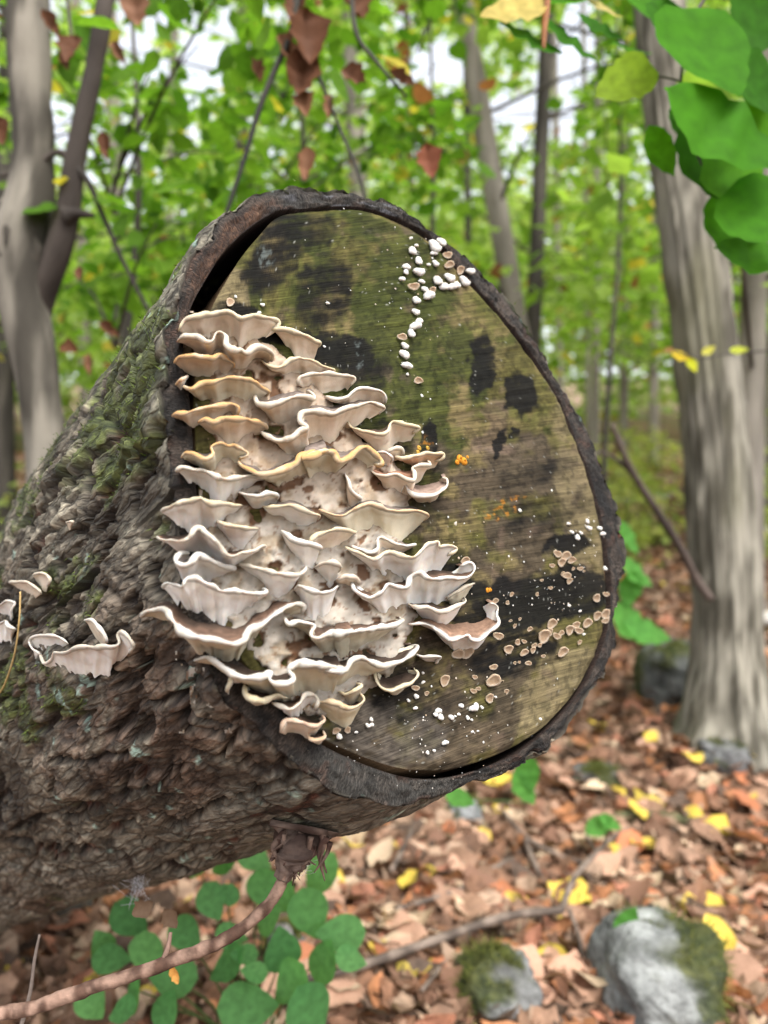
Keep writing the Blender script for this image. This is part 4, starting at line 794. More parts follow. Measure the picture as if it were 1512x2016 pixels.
# ---- trees of the wood behind: (x at y=0, x at y=600, px width, depth, tone, label, group)
SLIM = ('slim grey tree trunk blurred in the green woods', 'slim trees in the woods behind the log')
MID2 = ('thin pale trunk between the dark straight tree and the furrowed tree', 'thin trunks between the dark straight tree and the furrowed tree')
BG = [(912,1010,42,4.6,0,('grey tree with a leaning trunk just behind the upper rim of the log', None)), (1078,1052,29,5.2,1,('dark straight tree next to the leaning grey tree', None)), (1500,1484,46,4.4,0,('brownish tree partly cut off beyond the furrowed tree', None)),
      (690,712,38,7.5,0,('pale slim trunk far behind the hanging dead leaves', None)), (215,240,30,7.0,0,('pale slim trunk far behind the dark limb of the forked tree', None)), (916,924,13,5.5,1,('thin dark sapling stem left of the leaning grey tree', None)), (1178,1174,14,7.5,0,MID2), (1148,1156,10,9.0,0,MID2), (1235,1230,16,9.5,0,MID2), (480,470,24,9.0,1,SLIM),
      (345,330,18,11,0,SLIM), (600,596,18,10,0,SLIM), (800,812,16,11,1,SLIM), (1300,1290,18,12,0,SLIM), (20,10,40,6.5,1,('dark trunk half hidden behind the forked tree', None)), (1420,1440,24,9,1,('dark slim trunk far behind the furrowed tree', None)), (1540,1530,60,8,0,SLIM), (-120,-120,60,7,0,SLIM), (150,165,20,12,0,SLIM), (1090,1100,14,13,0,MID2), (-330,-320,60,5.5,0,SLIM), (-560,-560,44,7.5,1,SLIM), (-760,-750,50,9,0,SLIM), (-950,-950,60,6.5,0,SLIM), (1720,1710,44,6,1,SLIM), (1900,1890,60,7.5,0,SLIM), (2150,2140,50,6.5,0,SLIM)]
TONES = [((0.22, 0.195, 0.16), (0.46, 0.41, 0.35)), ((0.06, 0.052, 0.045), (0.15, 0.13, 0.11))]
for k, (x0, x6, wpx, dp, tn, (lab, grp)) in enumerate(BG):
    sl = (x6-x0)/600.; xs = lambda y: x0 + sl*y
    lst = [(x0+(y*sl if y > -300 else -300*sl+(y+300)*sl*.4), y, wpx*f) for y, f in ((-2600, .45), (-1400, .6), (-600, .8), (0, .92), (300, 1), (600, 1.03), (850, 1.08))]
    pts, rad = pxpath(lst, dp); pts, rad = to_ground(pts, rad, 1.7)
    rt_ = empty('woodland_tree', pts[-1]); tag(rt_, lab, 'tree', grp)
    limb('trunk', pts, rad, rt_, *TONES[tn], 12, 60, .06, ridge=.05, sc=14, seed=40+k, freq=6)
    # limbs with sprays of leaves
    ns = 46; yy = RNG.uniform(-420, 690, ns); hw = RNG.normal(0, 1, ns)*min(1.9, .5+.17*dp)
    cen = P(xs(yy) + hw*FPX/dp, yy, dp + RNG.normal(0, .9, ns)); cen = cen[cen[:, 2] > gh(cen[:, 0], cen[:, 1])+.35]
    ps, dd, nn, sz = sprays(cen, .42+.02*dp, 34, .085+.004*dp, .3)
    kp = ~ingap(ps, 1.3) & ~corr(ps); kp &= RNG.random(len(ps)) < np.where(proj(ps)[1] < 300, .8, 1.)
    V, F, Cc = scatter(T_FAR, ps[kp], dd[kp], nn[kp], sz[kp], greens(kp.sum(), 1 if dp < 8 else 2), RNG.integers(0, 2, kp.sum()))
    tag(part('crown', V, F, M_LEAF, rt_, Cc, False), kind='stuff')
    for c in cen[::5]:
        i = np.argmin(np.abs(pts[:, 2]-(c[2]-.5))); zt = c[2]-.35; t0 = pts[i] if i == 0 else pts[i]+(pts[i-1]-pts[i])*np.clip((zt-pts[i][2])/(pts[i-1][2]-pts[i][2]+1e-9), 0, 1)
        limb('branch', [t0, (t0+c)/2+np.array([0, 0, .06]), c], np.array([.30, .2, .06])*rad[3]*.8, rt_, *TONES[1], 6, 8, .0)
# ---- far wood: reads as one green mass
n = 17000; yy = RNG.uniform(-150, 800, n); yy = np.where(RNG.random(n) < .5, RNG.normal(560, 120, n), yy); dp = RNG.uniform(14, 34, n)
cen = P(RNG.uniform(-1500, 2900, n), yy, dp); g_ = gh(cen[:, 0], cen[:, 1]); cen[:, 2] = np.maximum(cen[:, 2], g_+RNG.uniform(.1, .8, n))
dn = fbm(np.stack([proj(cen)[0]/130, proj(cen)[1]/130], -1), 3, 90); cen = cen[dn > np.where(proj(cen)[1] < 420, -.05, -.6)]
ps, dd, nn, sz = sprays(cen, .8, 7, .34, .4); kp = ~ingap(ps, 1.5)
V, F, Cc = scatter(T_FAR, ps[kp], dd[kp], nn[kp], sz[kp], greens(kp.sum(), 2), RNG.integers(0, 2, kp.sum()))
o = link('far_wood', mesh_np('far_wood', V, F, Cc, False), M_LEAF); tag(o, 'mass of green foliage filling the far wood, its colour paled for haze', 'foliage', kind='stuff')
# ---- low scrub and pale dead wood on the rising floor
for k, (x, y, wd, dp) in enumerate(((1130,690,120,7.5),(1190,735,110,7),(1255,690,130,8.5),(1290,760,90,6.5),(1480,700,120,7.5),(1500,770,90,6),(1180,640,140,10),(1300,640,120,11),(1470,640,130,10.5),(60,800,140,6.5),(200,780,150,7.5),(1230,800,70,5.8))):
    b_ = P(float(x), float(y), dp); gz = float(gh(b_[0], b_[1])); r_ = empty('low_bush', (b_[0], b_[1], gz)); tag(r_, 'pale yellow-green low bush on the rising forest floor', 'bush', 'low bushes on the rising forest floor')
    rx = wd/2*dp/FPX; cen = np.stack([b_[0]+RNG.normal(0, rx*.55, 16), b_[1]+RNG.normal(0, rx*.5, 16), gz+np.abs(RNG.normal(.25, .28, 16))], 1)
    ps, dd, nn, sz = sprays(cen, .2, 18, .085, .5); V, F, Cc = scatter(T_FAR, ps, dd, nn, sz, mix((0.20, 0.28, 0.07), (0.42, 0.42, 0.14), RNG.random(len(ps))), RNG.integers(0, 2, len(ps))); tag(part('foliage', V, F, M_LEAF, r_, Cc, False), kind='stuff')
    for j_ in range(4): limb('stem', [(b_[0], b_[1], gz-.05), cen[j_]], [.008, .003], r_, *TONES[1], 5, 6, 0)
for x, y, lx, wd, dp, lab in ((1480,948,150,22,7.0,'pale fallen branch on the far leaf litter beyond the furrowed tree'),(1505,1165,110,26,4.2,'pale weathered branch on the litter beside the furrowed tree'),(1260,830,140,14,8.5,'grey fallen branch lying across the far forest floor')):
    b_ = P(float(x), float(y), dp); hx = lx/2*dp/FPX; rr_ = wd/2*dp/FPX; pl = [np.array([b_[0]+f*hx, b_[1]+.3*f*hx, float(gh(b_[0]+f*hx, b_[1]+.3*f*hx))+rr_+.03]) for f in (-1, -.3, .4, 1)]
    r_ = empty('fallen_branch', pl[1]); tag(r_, lab, 'branch'); limb('stem', pl, np.array([.7, 1, .9, .6])*rr_, r_, (0.42, 0.38, 0.33), (0.62, 0.58, 0.52), 8, 20, .12)
# ---- leafy saplings in front of it
LM = []
for k, (kd, sd_) in enumerate((('oval', 1), ('round', 2), ('oval', 3), ('round', 4))):
    tv, tf = leaf_t(kd, 6, .2, .3 if k % 2 else -.2, .006, sd_); me = mesh_np('leaf', tv, tf); me.materials.append(M_LEAFO); LM.append(me)
def leaf_obj(root, pos, d, nrm, size, colr, meshes=LM, name='leaf', k=0):
    X, Y, Zv = axes(np.asarray(d, float), np.asarray(nrm, float)); o = bpy.data.objects.new(name, meshes[k % len(meshes)]); COL.objects.link(o)
    o.color = (*[float(c) for c in colr], 1); o.parent = root; b = np.array(root.location) if root is not None else 0
    s = size; M = Matrix(((X[0]*s, Y[0]*s, Zv[0]*s, pos[0]-(b[0] if root is not None else 0)), (X[1]*s, Y[1]*s, Zv[1]*s, pos[1]-(b[1] if root is not None else 0)), (X[2]*s, Y[2]*s, Zv[2]*s, pos[2]-(b[2] if root is not None else 0)), (0, 0, 0, 1)))
    o.matrix_basis = M; return o
SAP = [(230, 2.3, (60, 520), (-120, 640), 26, 'leafy sapling with layered green sprays behind the forked tree'), (560, 2.9, (380, 820), (-120, 480), 24, 'leafy sapling with drooping sprays above the log rim'), (1190, 3.6, (1080, 1330), (-100, 420), 12, 'leafy sapling in front of the furrowed tree crown'), (820, 3.3, (700, 1010), (-120, 300), 16, 'leafy sapling between the hanging dead leaves and the leaning tree'), (330, 3.4, (140, 640), (330, 760), 20, 'low leafy bush seen past the bark edge of the log')]
for k, (xb, dp, (xa, xz), (ya, yz), ns, lab) in enumerate(SAP):
    bx = P(float(xb), 900., dp); gz = float(gh(bx[0], bx[1])); top = P(float(xb)+20, float(ya), dp)
    root = empty('leafy_sapling', (bx[0], bx[1], gz)); tag(root, lab, 'tree')
    pts = np.array([(bx[0], bx[1], gz-.1), bx, (bx+top)/2+np.array([.05, 0, 0]), top]); limb('trunk', pts, np.array([.016, .013, .010, .004]), root, *TONES[1], 8, 30, .1)
    cen = P(RNG.uniform(xa, xz, ns), RNG.uniform(ya, yz, ns), dp + RNG.normal(0, .3, ns))
    for c in cen[::2]:
        zt = np.clip(c[2]-.2, gz+.2, top[2]); t0 = np.array([bx[0], bx[1], zt]); limb('branch', [t0, (t0+c)/2+np.array([0, 0, .05]), c], [.006, .004, .0015], root, *TONES[1], 6, 10, .0)
    ps, dd, nn, sz = sprays(cen, .26, 27, .07, .3); kp = ~ingap(ps, 1.15) & ~on_log(ps) & ~corr(ps); ps, dd, nn, sz = ps[kp], dd[kp], nn[kp], sz[kp]
    gc_ = greens(len(ps), 0 if k != 4 else 1); X_, Y_, D_ = proj(ps); vis = (X_ > -30) & (X_ < 1540) & (Y_ > -30) & (Y_ < 800); big = np.argsort(-(sz/D_)*vis)[:60]; m = np.zeros(len(ps), bool); m[big] = True
    for i in big: leaf_obj(root, ps[i], dd[i], nn[i], sz[i], gc_[i], k=int(i))
    V, F, Cc = scatter(T_MID, ps[~m], dd[~m], nn[~m], sz[~m], gc_[~m], RNG.integers(0, 3, (~m).sum())); tag(part('crown', V, F, M_LEAF, root, Cc, False), kind='stuff')
# ---- branch with large leaves hanging in from the upper right
def flatleaf(root, cx_, cy_, wpx, dp, ang, colr, kind=1, tilt=.5, meshes=None, name='leaf'):
    """a leaf about wpx wide in the photograph whose axis points along ang (deg, 0 = right, 90 = down)"""
    a = math.radians(ang); ax = XR*math.cos(a) - UP*math.sin(a) + FW*random.uniform(-.25, .25); nrm = -FW*(1-tilt) + UP*tilt + XR*random.uniform(-.2, .2)
    sz = wpx*dp/FPX; c = P(float(cx_), float(cy_), dp); return leaf_obj(root, c-ax*sz*.5, ax, nrm, sz, colr, meshes or NL, name, kind)
NL = []
for k, (kd, sd_) in enumerate((('oval', 1), ('round', 2), ('round', 5), ('oval', 8))):
    tv, tf = leaf_t(kd, 12, .12, .25, .012, sd_); me = mesh_np('leaf', tv, tf); me.materials.append(M_LEAFO); NL.append(me)
G1, G2, G3, YG = (0.052, 0.19, 0.006), (0.034, 0.13, 0.006), (0.078, 0.24, 0.008), (0.20, 0.31, 0.02)
br = empty('leafy_branch', P(1700., -200., 1.0)); tag(br, 'overhanging branch with large rounded green leaves near the furrowed tree', 'branch')
pp, rr = pxpath([(1720,-260,16),(1560,-60,12),(1400,-20,9),(1340,160,6),(1370,300,5),(1450,420,4)], .95); limb('stem', pp, rr, br, *TONES[1], 8, 30, .1, mat=M_TWIG)
pp, rr = pxpath([(1340,160,4),(1290,150,4),(1240,160,3)], .95); limb('stem', pp, rr, br, *TONES[1], 8, 12, .1, mat=M_TWIG)
for q in ((1392,118,235,.92,70,G1,1,.25),(1226,166,120,.95,150,YG,1,.3),(1330,60,150,1.0,40,G2,1,.5),(1420,265,290,.9,30,G1,0,.3),(1440,360,250,.95,60,G3,0,.3),(1480,170,140,.98,60,G2,1,.3),(1350,230,110,1.0,100,G2,0,.5),(1400,320,220,.97,75,G2,3,.4),(1500,430,170,.92,40,G1,1,.3),(1490,510,180,.95,10,G1,0,.4),(1490,40,160,1.05,100,G2,1,.5),(1300,300,110,1.0,60,G3,3,.4),(1180,60,110,1.1,30,G2,0,.5),(1270,20,130,1.1,60,G1,1,.5),(1380,-10,140,1.0,20,G3,0,.5),(1510,250,150,1.0,120,G3,1,.3),(1420,440,130,1.0,80,G1,3,.4),(1240,100,90,1.2,20,G2,3,.6)): flatleaf(br, *q)
flatleaf(br, 1498, 365, 40, .95, 20, (0.62, 0.50, 0.03), 0, .4)
# ---- sprig at the top with a yellow leaf and a reddish stalk
b2 = empty('leafy_sprig', P(1085., -120., 1.0)); tag(b2, 'sprig with a reddish stalk and one torn pale yellow leaf', 'branch')
pp, rr = pxpath([(1085,-120,14),(1078,0,14),(1072,50,14),(1070,100,8)], 1.0); limb('stalk', pp, rr, b2, (0.22, 0.08, 0.035), (0.34, 0.15, 0.07), 8, 20, .25, mat=M_TWIG)
for q in ((1012,25,150,1.0,160,(0.55, 0.44, 0.14),0,.3),(1040,82,140,1.0,200,G2,0,.5),(1120,88,150,1.02,35,G2,0,.5),(1130,0,140,1.05,-20,G1,1,.5),(1170,10,120,1.05,30,(0.5, 0.42, 0.16),3,.5),(1000,-20,140,1.05,200,G1,1,.5)): flatleaf(b2, *q)
# ---- hanging dead leaves and dark branches above the rim
DL = []
for k in range(4):
    tv, tf = leaf_t('oval', 10, 1.1, .6, .035, 20+k); tv[:, 1] *= (.75, 1.1, .6, 1.2)[k]; me = mesh_np('dead_leaf', tv, tf); me.materials.append(M_DEADO); DL.append(me)
b3 = empty('dead_branch', P(590., -160., 1.25)); tag(b3, 'dark branch hung with curled brown dead leaves above the log rim', 'branch')
for lst in ([(600,-160,16),(585,0,14),(572,70,13),(545,130,12),(512,210,11),(485,300,10),(455,392,9),(430,470,7)], [(560,-60,12),(600,80,9),(640,180,8),(672,260,7),(705,340,7),(725,420,5)], [(690,-60,10),(700,60,10),(740,120,8),(800,190,6)]):
    pp, rr = pxpath(lst, 1.25); limb('stem', pp, rr, b3, (0.03, 0.03, 0.025), (0.08, 0.075, 0.06), 8, 30, .1, mat=M_TWIG)
BR1, BR2 = (0.095, 0.040, 0.020), (0.15, 0.072, 0.038)
for k, q in enumerate(((588,20,110,1.25,95,BR1),(603,80,110,1.24,85,BR1),(572,110,90,1.26,60,BR2),(596,150,100,1.25,100,BR1),(606,330,80,1.25,95,BR2),(603,210,60,1.25,80,BR2),(650,215,55,1.25,90,BR2),(698,155,60,1.25,40,BR1),(790,160,60,1.25,30,BR1),(846,320,70,1.25,80,(0.20, 0.07, 0.04)),(508,150,70,1.3,80,BR1),(700,20,80,1.3,70,BR1))): flatleaf(b3, *q, k, .2, DL, 'dead_leaf')
b4 = empty('dead_sprig', P(120., -120., 1.4)); tag(b4, 'sprig of curled brown dead leaves beside the dark limb of the forked tree', 'branch')
pp, rr = pxpath([(120,-120,8),(135,20,7),(145,110,5)], 1.4); limb('stem', pp, rr, b4, *TONES[1], 6, 14, .1, mat=M_TWIG)
for k, q in enumerate(((100,50,60,1.4,60,BR1),(145,105,70,1.4,100,BR1),(130,130,60,1.4,70,BR1),(268,20,80,1.4,80,(0.2, 0.1, 0.06)),(210,290,60,1.45,80,BR1),(5,260,60,1.4,80,BR1),(238,110,60,1.5,60,BR2),(160,540,30,1.45,80,BR1),(215,650,50,1.6,40,BR1),(140,690,46,1.6,20,BR1),(180,720,50,1.65,80,BR2),(100,760,50,1.7,40,BR1))): flatleaf(b4, *q, k, .2, DL, 'dead_leaf')
# ---- thin dead stick leaning by the furrowed tree, and the yellow twig before it
b5 = empty('dead_stick', P(1385., 1140., 2.55)); tag(b5, 'thin dark forked stick leaning against the furrowed tree', 'branch')
pp, rr = pxpath([(1205,835,9,2.3),(1240,920,14,2.35),(1290,1000,16,2.4),(1340,1080,18,2.45),(1368,1135,18,2.5),(1400,1180,16,2.5)], 2.4); limb('stem', pp, rr, b5, (0.05, 0.036, 0.03), (0.12, 0.09, 0.075), 8, 30, .15, mat=M_TWIG)
pp, rr = pxpath([(1180,890,6),(1215,905,9),(1262,950,10)], 2.36); limb('stem', pp, rr, b5, (0.05, 0.036, 0.03), (0.12, 0.09, 0.075), 8, 12, .15, mat=M_TWIG)
b6 = empty('yellow_twig', P(1540., 690., 1.9)); tag(b6, 'thin twig with small yellow leaves in front of the furrowed tree', 'branch')
pp, rr = pxpath([(1540,690,4),(1440,695,4),(1380,705,3),(1310,690,2)], 1.9); limb('stem', pp, rr, b6, *TONES[1], 6, 16, .1, mat=M_TWIG)
for q in ((1340,702,42,1.9,10,(0.62, 0.46, 0.03)),(1362,718,38,1.9,70,(0.50, 0.52, 0.03)),(1395,690,30,1.9,-30,(0.55, 0.52, 0.10)),(1455,690,36,1.9,0,(0.45, 0.50, 0.06)),(1315,690,24,1.9,160,(0.25, 0.14, 0.05))): flatleaf(b6, *q, 0, .4)

# ------------------------------------------------------------------ rocks, sticks, plants on the floor
def gpt(px, py):                  # where the ray meets the forest floor
    d = ray(float(px), float(py)); t = -H/d[2]
    for _ in range(7):
        p = C0+d*t; t = (float(gh(p[0], p[1]))-H)/d[2]
    return C0+d*t, t
def rock(px, py, wpx, hpx, name, lab, seed, moss=.5, grey=((0.27, 0.27, 0.26), (0.46, 0.47, 0.46)), mossside=(0, 0, 1)):
    p, dp = gpt(px, py+hpx*.42); rx, rz = wpx/2*dp/FPX, hpx/2*dp/FPX; n1, n2 = 40, 26
    th, ph = np.meshgrid(np.linspace(0, 2*np.pi, n1, endpoint=False), np.linspace(0, np.pi, n2)); q = np.stack([np.sin(ph)*np.cos(th), np.sin(ph)*np.sin(th), np.cos(ph)], -1).reshape(-1, 3)
    f = np.sign(q)*np.abs(q)**.8; V = f*(1+.20*fbm(q*1.4+seed, 3, seed)+.05*fbm(q*6+seed, 3, seed+1))[:, None]*np.array([rx, rx*.9, rz*1.15]) + p + np.array([0, rx*.6, rz*.55])
    c = mix(grey[0], grey[1], ss(-.5, .5, fbm(q*3+seed, 4, seed+2))); mo = ss(.1, .5, q@np.array(mossside)*moss + .5*fbm(q*2.2+seed, 3, seed+3)); c = mix(c, mix((0.05, 0.07, 0.012), (0.14, 0.15, 0.03), ss(-.5, .5, fbm(q*9, 3, seed+4))), .9*mo)
    root = empty(name, p); tag(root, lab, 'rock'); part('stone', V, gridF(n2, n1, True), M_ROCK, root, c)
    k = RNG.choice(np.flatnonzero(mo > .5), 900) if (mo > .5).any() else np.zeros(0, int)
    if len(k):
        b0 = V[k]+RNG.normal(0, rx*.03, (len(k), 3)); sv = RNG.normal(0, 1, b0.shape); sv /= np.linalg.norm(sv, axis=1)[:, None]; L = RNG.uniform(.006, .016, len(k))[:, None]
        mv = np.stack([b0-sv*.0012, b0+sv*.0012, b0+(q[k]+RNG.normal(0, .5, b0.shape))*L], 1).reshape(-1, 3); tag(part('moss', mv, np.arange(len(mv)).reshape(-1, 3), M_MOSS, root, np.repeat(mix((0.06, 0.08, 0.015), (0.17, 0.18, 0.045), RNG.random(len(k))), 3, 0)), kind='stuff')
rock(985, 1965, 170, 150, 'mossy_rock', 'small rounded rock half covered in green moss beside the long stick', 3, .9, mossside=(-.7, 0, .7))
rock(1330, 1970, 270, 230, 'mossy_rock', 'pale lichen-spotted rock with yellowish moss on one side', 5, .8, ((0.30, 0.31, 0.30), (0.56, 0.58, 0.56)), (.8, 0, .5))
rock(1345, 1325, 150, 120, 'boulder', 'dark mossy boulder behind the base of the furrowed tree', 7, .55, ((0.14, 0.15, 0.14), (0.30, 0.31, 0.29)), (-.5, 0, .6))
rock(1445, 1490, 110, 60, 'stone', 'flat grey stone at the foot of the furrowed tree', 9, .1, ((0.2, 0.2, 0.2), (0.36, 0.36, 0.36)))
rock(915, 1615, 70, 80, 'stone', 'pale grey stone standing in leaves under the log', 11, .1, ((0.36, 0.38, 0.38), (0.56, 0.58, 0.58)))
rock(1190, 1545, 120, 50, 'stone', 'low dark stone half buried in the leaf litter', 13, .3, ((0.14, 0.13, 0.12), (0.28, 0.26, 0.24)))
rock(560, 1890, 80, 120, 'stone', 'upright grey stone behind the green herb', 15, .1, ((0.28, 0.26, 0.24), (0.46, 0.44, 0.41)))
def gstick(lst, name, lab, a=(0.10, 0.075, 0.06), b=(0.26, 0.20, 0.16), lift=.03, root=None, grp=None):
    P3, R3 = [], []
    for x, y, wd, lf in lst: p, t = gpt(x, y); P3.append(p+np.array([0, 0, lf+.012])); R3.append(wd/2*t/FPX)
    if root is None: root = empty(name, P3[0]); tag(root, lab, 'stick', grp)
    limb('stem', np.array(P3), np.array(R3), root, a, b, 8, 40, .12, sc=40, mat=M_TWIG); return root
s1 = gstick([(600,2010,16,.06),(700,1985,18,.06),(860,1925,18,.06),(1000,1885,17,.07),(1105,1872,15,.07)], 'ground_stick', 'long bent grey stick lying over the leaves by the rocks')
gstick([(1105,1872,13,.07),(1130,1800,12,.07),(1170,1740,10,.06),(1200,1700,8,.05),(1235,1670,6,.04)], '', '', root=s1); gstick([(1120,1860,9,.06),(1140,1900,9,.04),(1150,1945,7,.02)], '', '', root=s1); gstick([(1180,1735,7,.05),(1155,1690,6,.05),(1170,1670,4,.04)], '', '', root=s1)
gstick([(1170,1632,14,.02),(1230,1630,22,.02),(1310,1630,26,.02),(1375,1640,22,.01)], 'ground_stick', 'thick short mossy stick on the leaf litter', (0.07, 0.075, 0.03), (0.17, 0.16, 0.08))
s3 = gstick([(780,1830,10,.03),(900,1790,10,.03),(960,1750,10,.03),(1010,1715,8,.02)], 'ground_stick', 'thin forked twig lying behind the long bent stick'); gstick([(925,1775,8,.03),(940,1830,8,.02),(915,1890,6,.02)], '', '', root=s3)
s4 = gstick([(990,1640,7,.05),(1030,1690,9,.05),(1090,1720,8,.04),(1160,1735,7,.03)], 'ground_stick', 'dark wiry twig arching above the leaves under the log'); gstick([(1030,1690,10,.05),(1050,1730,12,.03),(1070,1760,10,.02)], '', '', root=s4)
s5 = gstick([(770,1760,9,.04),(800,1700,11,.04),(815,1650,9,.03)], 'ground_stick', 'short leaning stick under the lower rim of the log')
s6 = gstick([(830,2010,8,.04),(860,1970,9,.04),(880,1930,8,.03)], 'ground_stick', 'short dark stick at the left side of the mossy rock')
# ---- herb with oval leaves under the log
HLM = []
for k in range(3):
    tv, tf = leaf_t('ovate', 12, .10, (.2, -.15, .3)[k], .005, 90+k); me = mesh_np('leaf', tv, tf); me.materials.append(M_LEAFO); HLM.append(me)
hb, _ = gpt(480, 2100); herb = empty('green_herb', hb); tag(herb, 'low herb with insect-holed oval green leaves under the log', 'plant')
HL = [(520,1750,75,1.05),(440,1690,80,1.05),(500,1690,70,1.08),(590,1690,70,1.1),(630,1725,90,1.1),(415,1775,70,1.0),(445,1760,50,1.02),(610,1800,90,1.02),(670,1840,90,1.0),(640,1890,80,.98),(555,1870,85,.98),(575,1935,90,.95),(490,1985,110,.93),(610,1995,110,.93),(450,1900,80,.97),(480,1880,50,.97),(530,1810,60,1.02),(455,1845,60,1.0),(340,1925,90,.95),(290,1880,80,.97),(270,1950,80,.93),(220,1890,70,.97),(200,1860,60,1.0),(255,1810,80,1.02),(365,1840,70,1.0),(180,1975,70,.93),(330,1985,70,.92),(500,1915,50,.95),(390,1700,60,1.08),(560,1760,60,1.05),(690,1890,60,.97),(240,1990,60,.9)]
for k, (x, y, wd, dp) in enumerate(HL):
    c = P(float(x), float(y), dp); colr = mix((0.09, 0.25, 0.085), (0.15, 0.36, 0.12), np.array(random.random()))
    flatleaf(herb, x, y, wd*1.12, dp, random.uniform(0, 360), colr, k, .62, HLM)
    if k % 2 == 0: limb('stem', [hb+np.array([random.uniform(-.05, .05), 0, 0]), (hb+c)/2+np.array([0, .03, 0]), c], [.0022, .0017, .001], herb, (0.07, 0.12, 0.03), (0.12, 0.16, 0.05), 5, 10, 0, mat=M_TWIG)
for nm, lab, lst in (('seedling', 'small green seedling under the lower rim of the log', [(1040,1520,60,1.5,80),(1030,1550,60,1.5,60),(905,1572,50,1.4,20)]), ('seedling', 'green seedling behind the right-hand bark rim', [(1250,1130,70,2.2,40),(1240,1160,60,2.2,100),(1235,1060,60,2.3,60)]), ('seedling', 'drooping grassy seedling beside the dark boulder', [(1240,1230,90,2.2,40),(1270,1245,80,2.2,20)]), ('seedling', 'tiny green sprout beside the mossy stick', [(1180,1625,50,1.9,-30),(1200,1620,40,1.9,30)]), ('seedling', 'pale green sprout on top of the lichen-spotted rock', [(1235,1820,60,1.35,-60),(1225,1910,50,1.3,80)])):
    q = gpt(lst[0][0], min(2000, lst[0][1]+60))[0]; r_ = empty(nm, q); tag(r_, lab, 'plant')
    for x, y, wd, dp, an in lst:
        flatleaf(r_, x, y, wd*1.3, dp, an, (0.09, 0.26, 0.05), 0, .5); limb('stem', [q, P(float(x), float(y), dp)], [.0025, .0015], r_, (0.07, 0.14, 0.03), (0.1, 0.18, 0.05), 5, 8, 0, mat=M_TWIG)

# ------------------------------------------------------------------ leaf litter
LT = [leaf_t('oval', 5, .35, .5, .03, 1), leaf_t('lobed', 6, .3, .4, .04, 2), leaf_t('round', 5, .25, -.3, .04, 3), leaf_t('lobed', 6, .5, -.4, .05, 4), leaf_t('oval', 5, .6, .8, .03, 5)]
PAL = np.array((.70, .73, .70))*np.array([(0.40, 0.235, 0.165), (0.30, 0.155, 0.10), (0.20, 0.11, 0.075), (0.50, 0.33, 0.24), (0.46, 0.20, 0.10), (0.13, 0.085, 0.065), (0.40, 0.17, 0.11), (0.58, 0.42, 0.29), (0.60, 0.44, 0.09)]); PW = np.array([.20, .19, .17, .13, .09, .12, .06, .03, .01])
dpt = .8*np.exp(RNG.random(42000)*math.log(16/.8)); xx = RNG.uniform(-.62, .62, len(dpt))*(dpt+.3); yy = dpt
d2 = .35*np.exp(RNG.random(26000)*math.log(14/.35)); x2 = RNG.choice([-1., 1.], len(d2))*RNG.uniform(.60, 1.5, len(d2))*(d2+.35); xx, yy, dpt = np.r_[xx, x2], np.r_[yy, d2], np.r_[dpt, d2]
def litter(x, y, hi=.028, tilt=.38):
    n = len(x); z = gh(x, y) + RNG.uniform(.002, hi, n); a = RNG.uniform(0, 2*np.pi, n); d = np.stack([np.cos(a), np.sin(a), RNG.normal(0, tilt*.6, n)], 1); nr = np.array([0, 0, 1.])+RNG.normal(0, tilt, (n, 3)); return np.stack([x, y, z], 1), d, nr
ps, dd, nn = litter(xx, yy); sz = RNG.uniform(.045, .09, len(ps))*(1+.04*dpt); ci = RNG.choice(len(PAL), len(ps), p=PW); lc = PAL[ci]*RNG.uniform(.75, 1.2, (len(ps), 1))
V, F, Cc = scatter(LT, ps, dd, nn, sz, lc, RNG.integers(0, 5, len(ps)))
o = link('leaf_litter', mesh_np('leaf_litter', V, F, Cc, False), M_DEAD); tag(o, 'deep carpet of dead brown leaves over the forest floor', 'leaves', kind='stuff')
FL = []
for k in range(6):
    tv, tf = leaf_t(('oval', 'lobed', 'round')[k % 3], 7, (.35, .3, .2)[k % 3], (.5, -.4, .3)[k % 3], .03, 60+k); me = mesh_np('fallen_leaf', tv, tf); me.materials.append(M_DEADO); FL.append(me)
KIND = {'yellow': ('yellow fallen leaf bright against the brown litter', (0.68, 0.50, 0.09)), 'tan': ('pinkish tan curled leaf lying on the litter', (0.48, 0.29, 0.20)), 'rust': ('rusty orange dead leaf lying on the litter', (0.44, 0.17, 0.085)), 'pale': ('pale buff dead leaf lying on the litter', (0.60, 0.45, 0.31)), 'brown': ('dark brown curled leaf lying on the litter', (0.22, 0.12, 0.08))}
def fallen(px, py, kd, wpx=None):
    p, t = gpt(px, py); p = p + np.array([0, 0, .042 if kd == 'yellow' else .034]); a = random.uniform(0, 6.28); lab, c0 = KIND[kd]; s = (wpx*t/FPX) if wpx else random.uniform(.055, .10)
    o = leaf_obj(None, p, (math.cos(a), math.sin(a), random.gauss(0, .25)), (random.gauss(0, .35), random.gauss(-.2, .35), 1), s, np.array(c0)*random.uniform(.65, 1.0), FL, 'fallen_leaf', random.randrange(6)); tag(o, lab, 'leaf', kd+' leaves on the forest floor')
YL = [(795,1445,40),(1155,1445,34),(1270,1485,36),(1360,1510,40),(1485,1510,40),(1200,1575,36),(1385,1635,36),(1270,1645,44),(760,1695,50),(660,1670,44),(700,1690,40),(795,1770,60),(850,1780,70),(1090,1840,60),(1110,1815,70),(680,1770,60),(770,1905,50),(690,1955,50),(1090,1965,70),(970,2005,70),(1440,1935,90),(1430,1820,80),(1240,1700,60),(1440,1670,60),(1175,1710,60),(950,1660,40),(235,1830,40),(20,1935,40),(170,1995,40),(270,2005,40),(990,1570,50),(1030,1560,30),(1150,1490,30),(1460,1590,40),(1000,1620,40),(840,1960,50)]
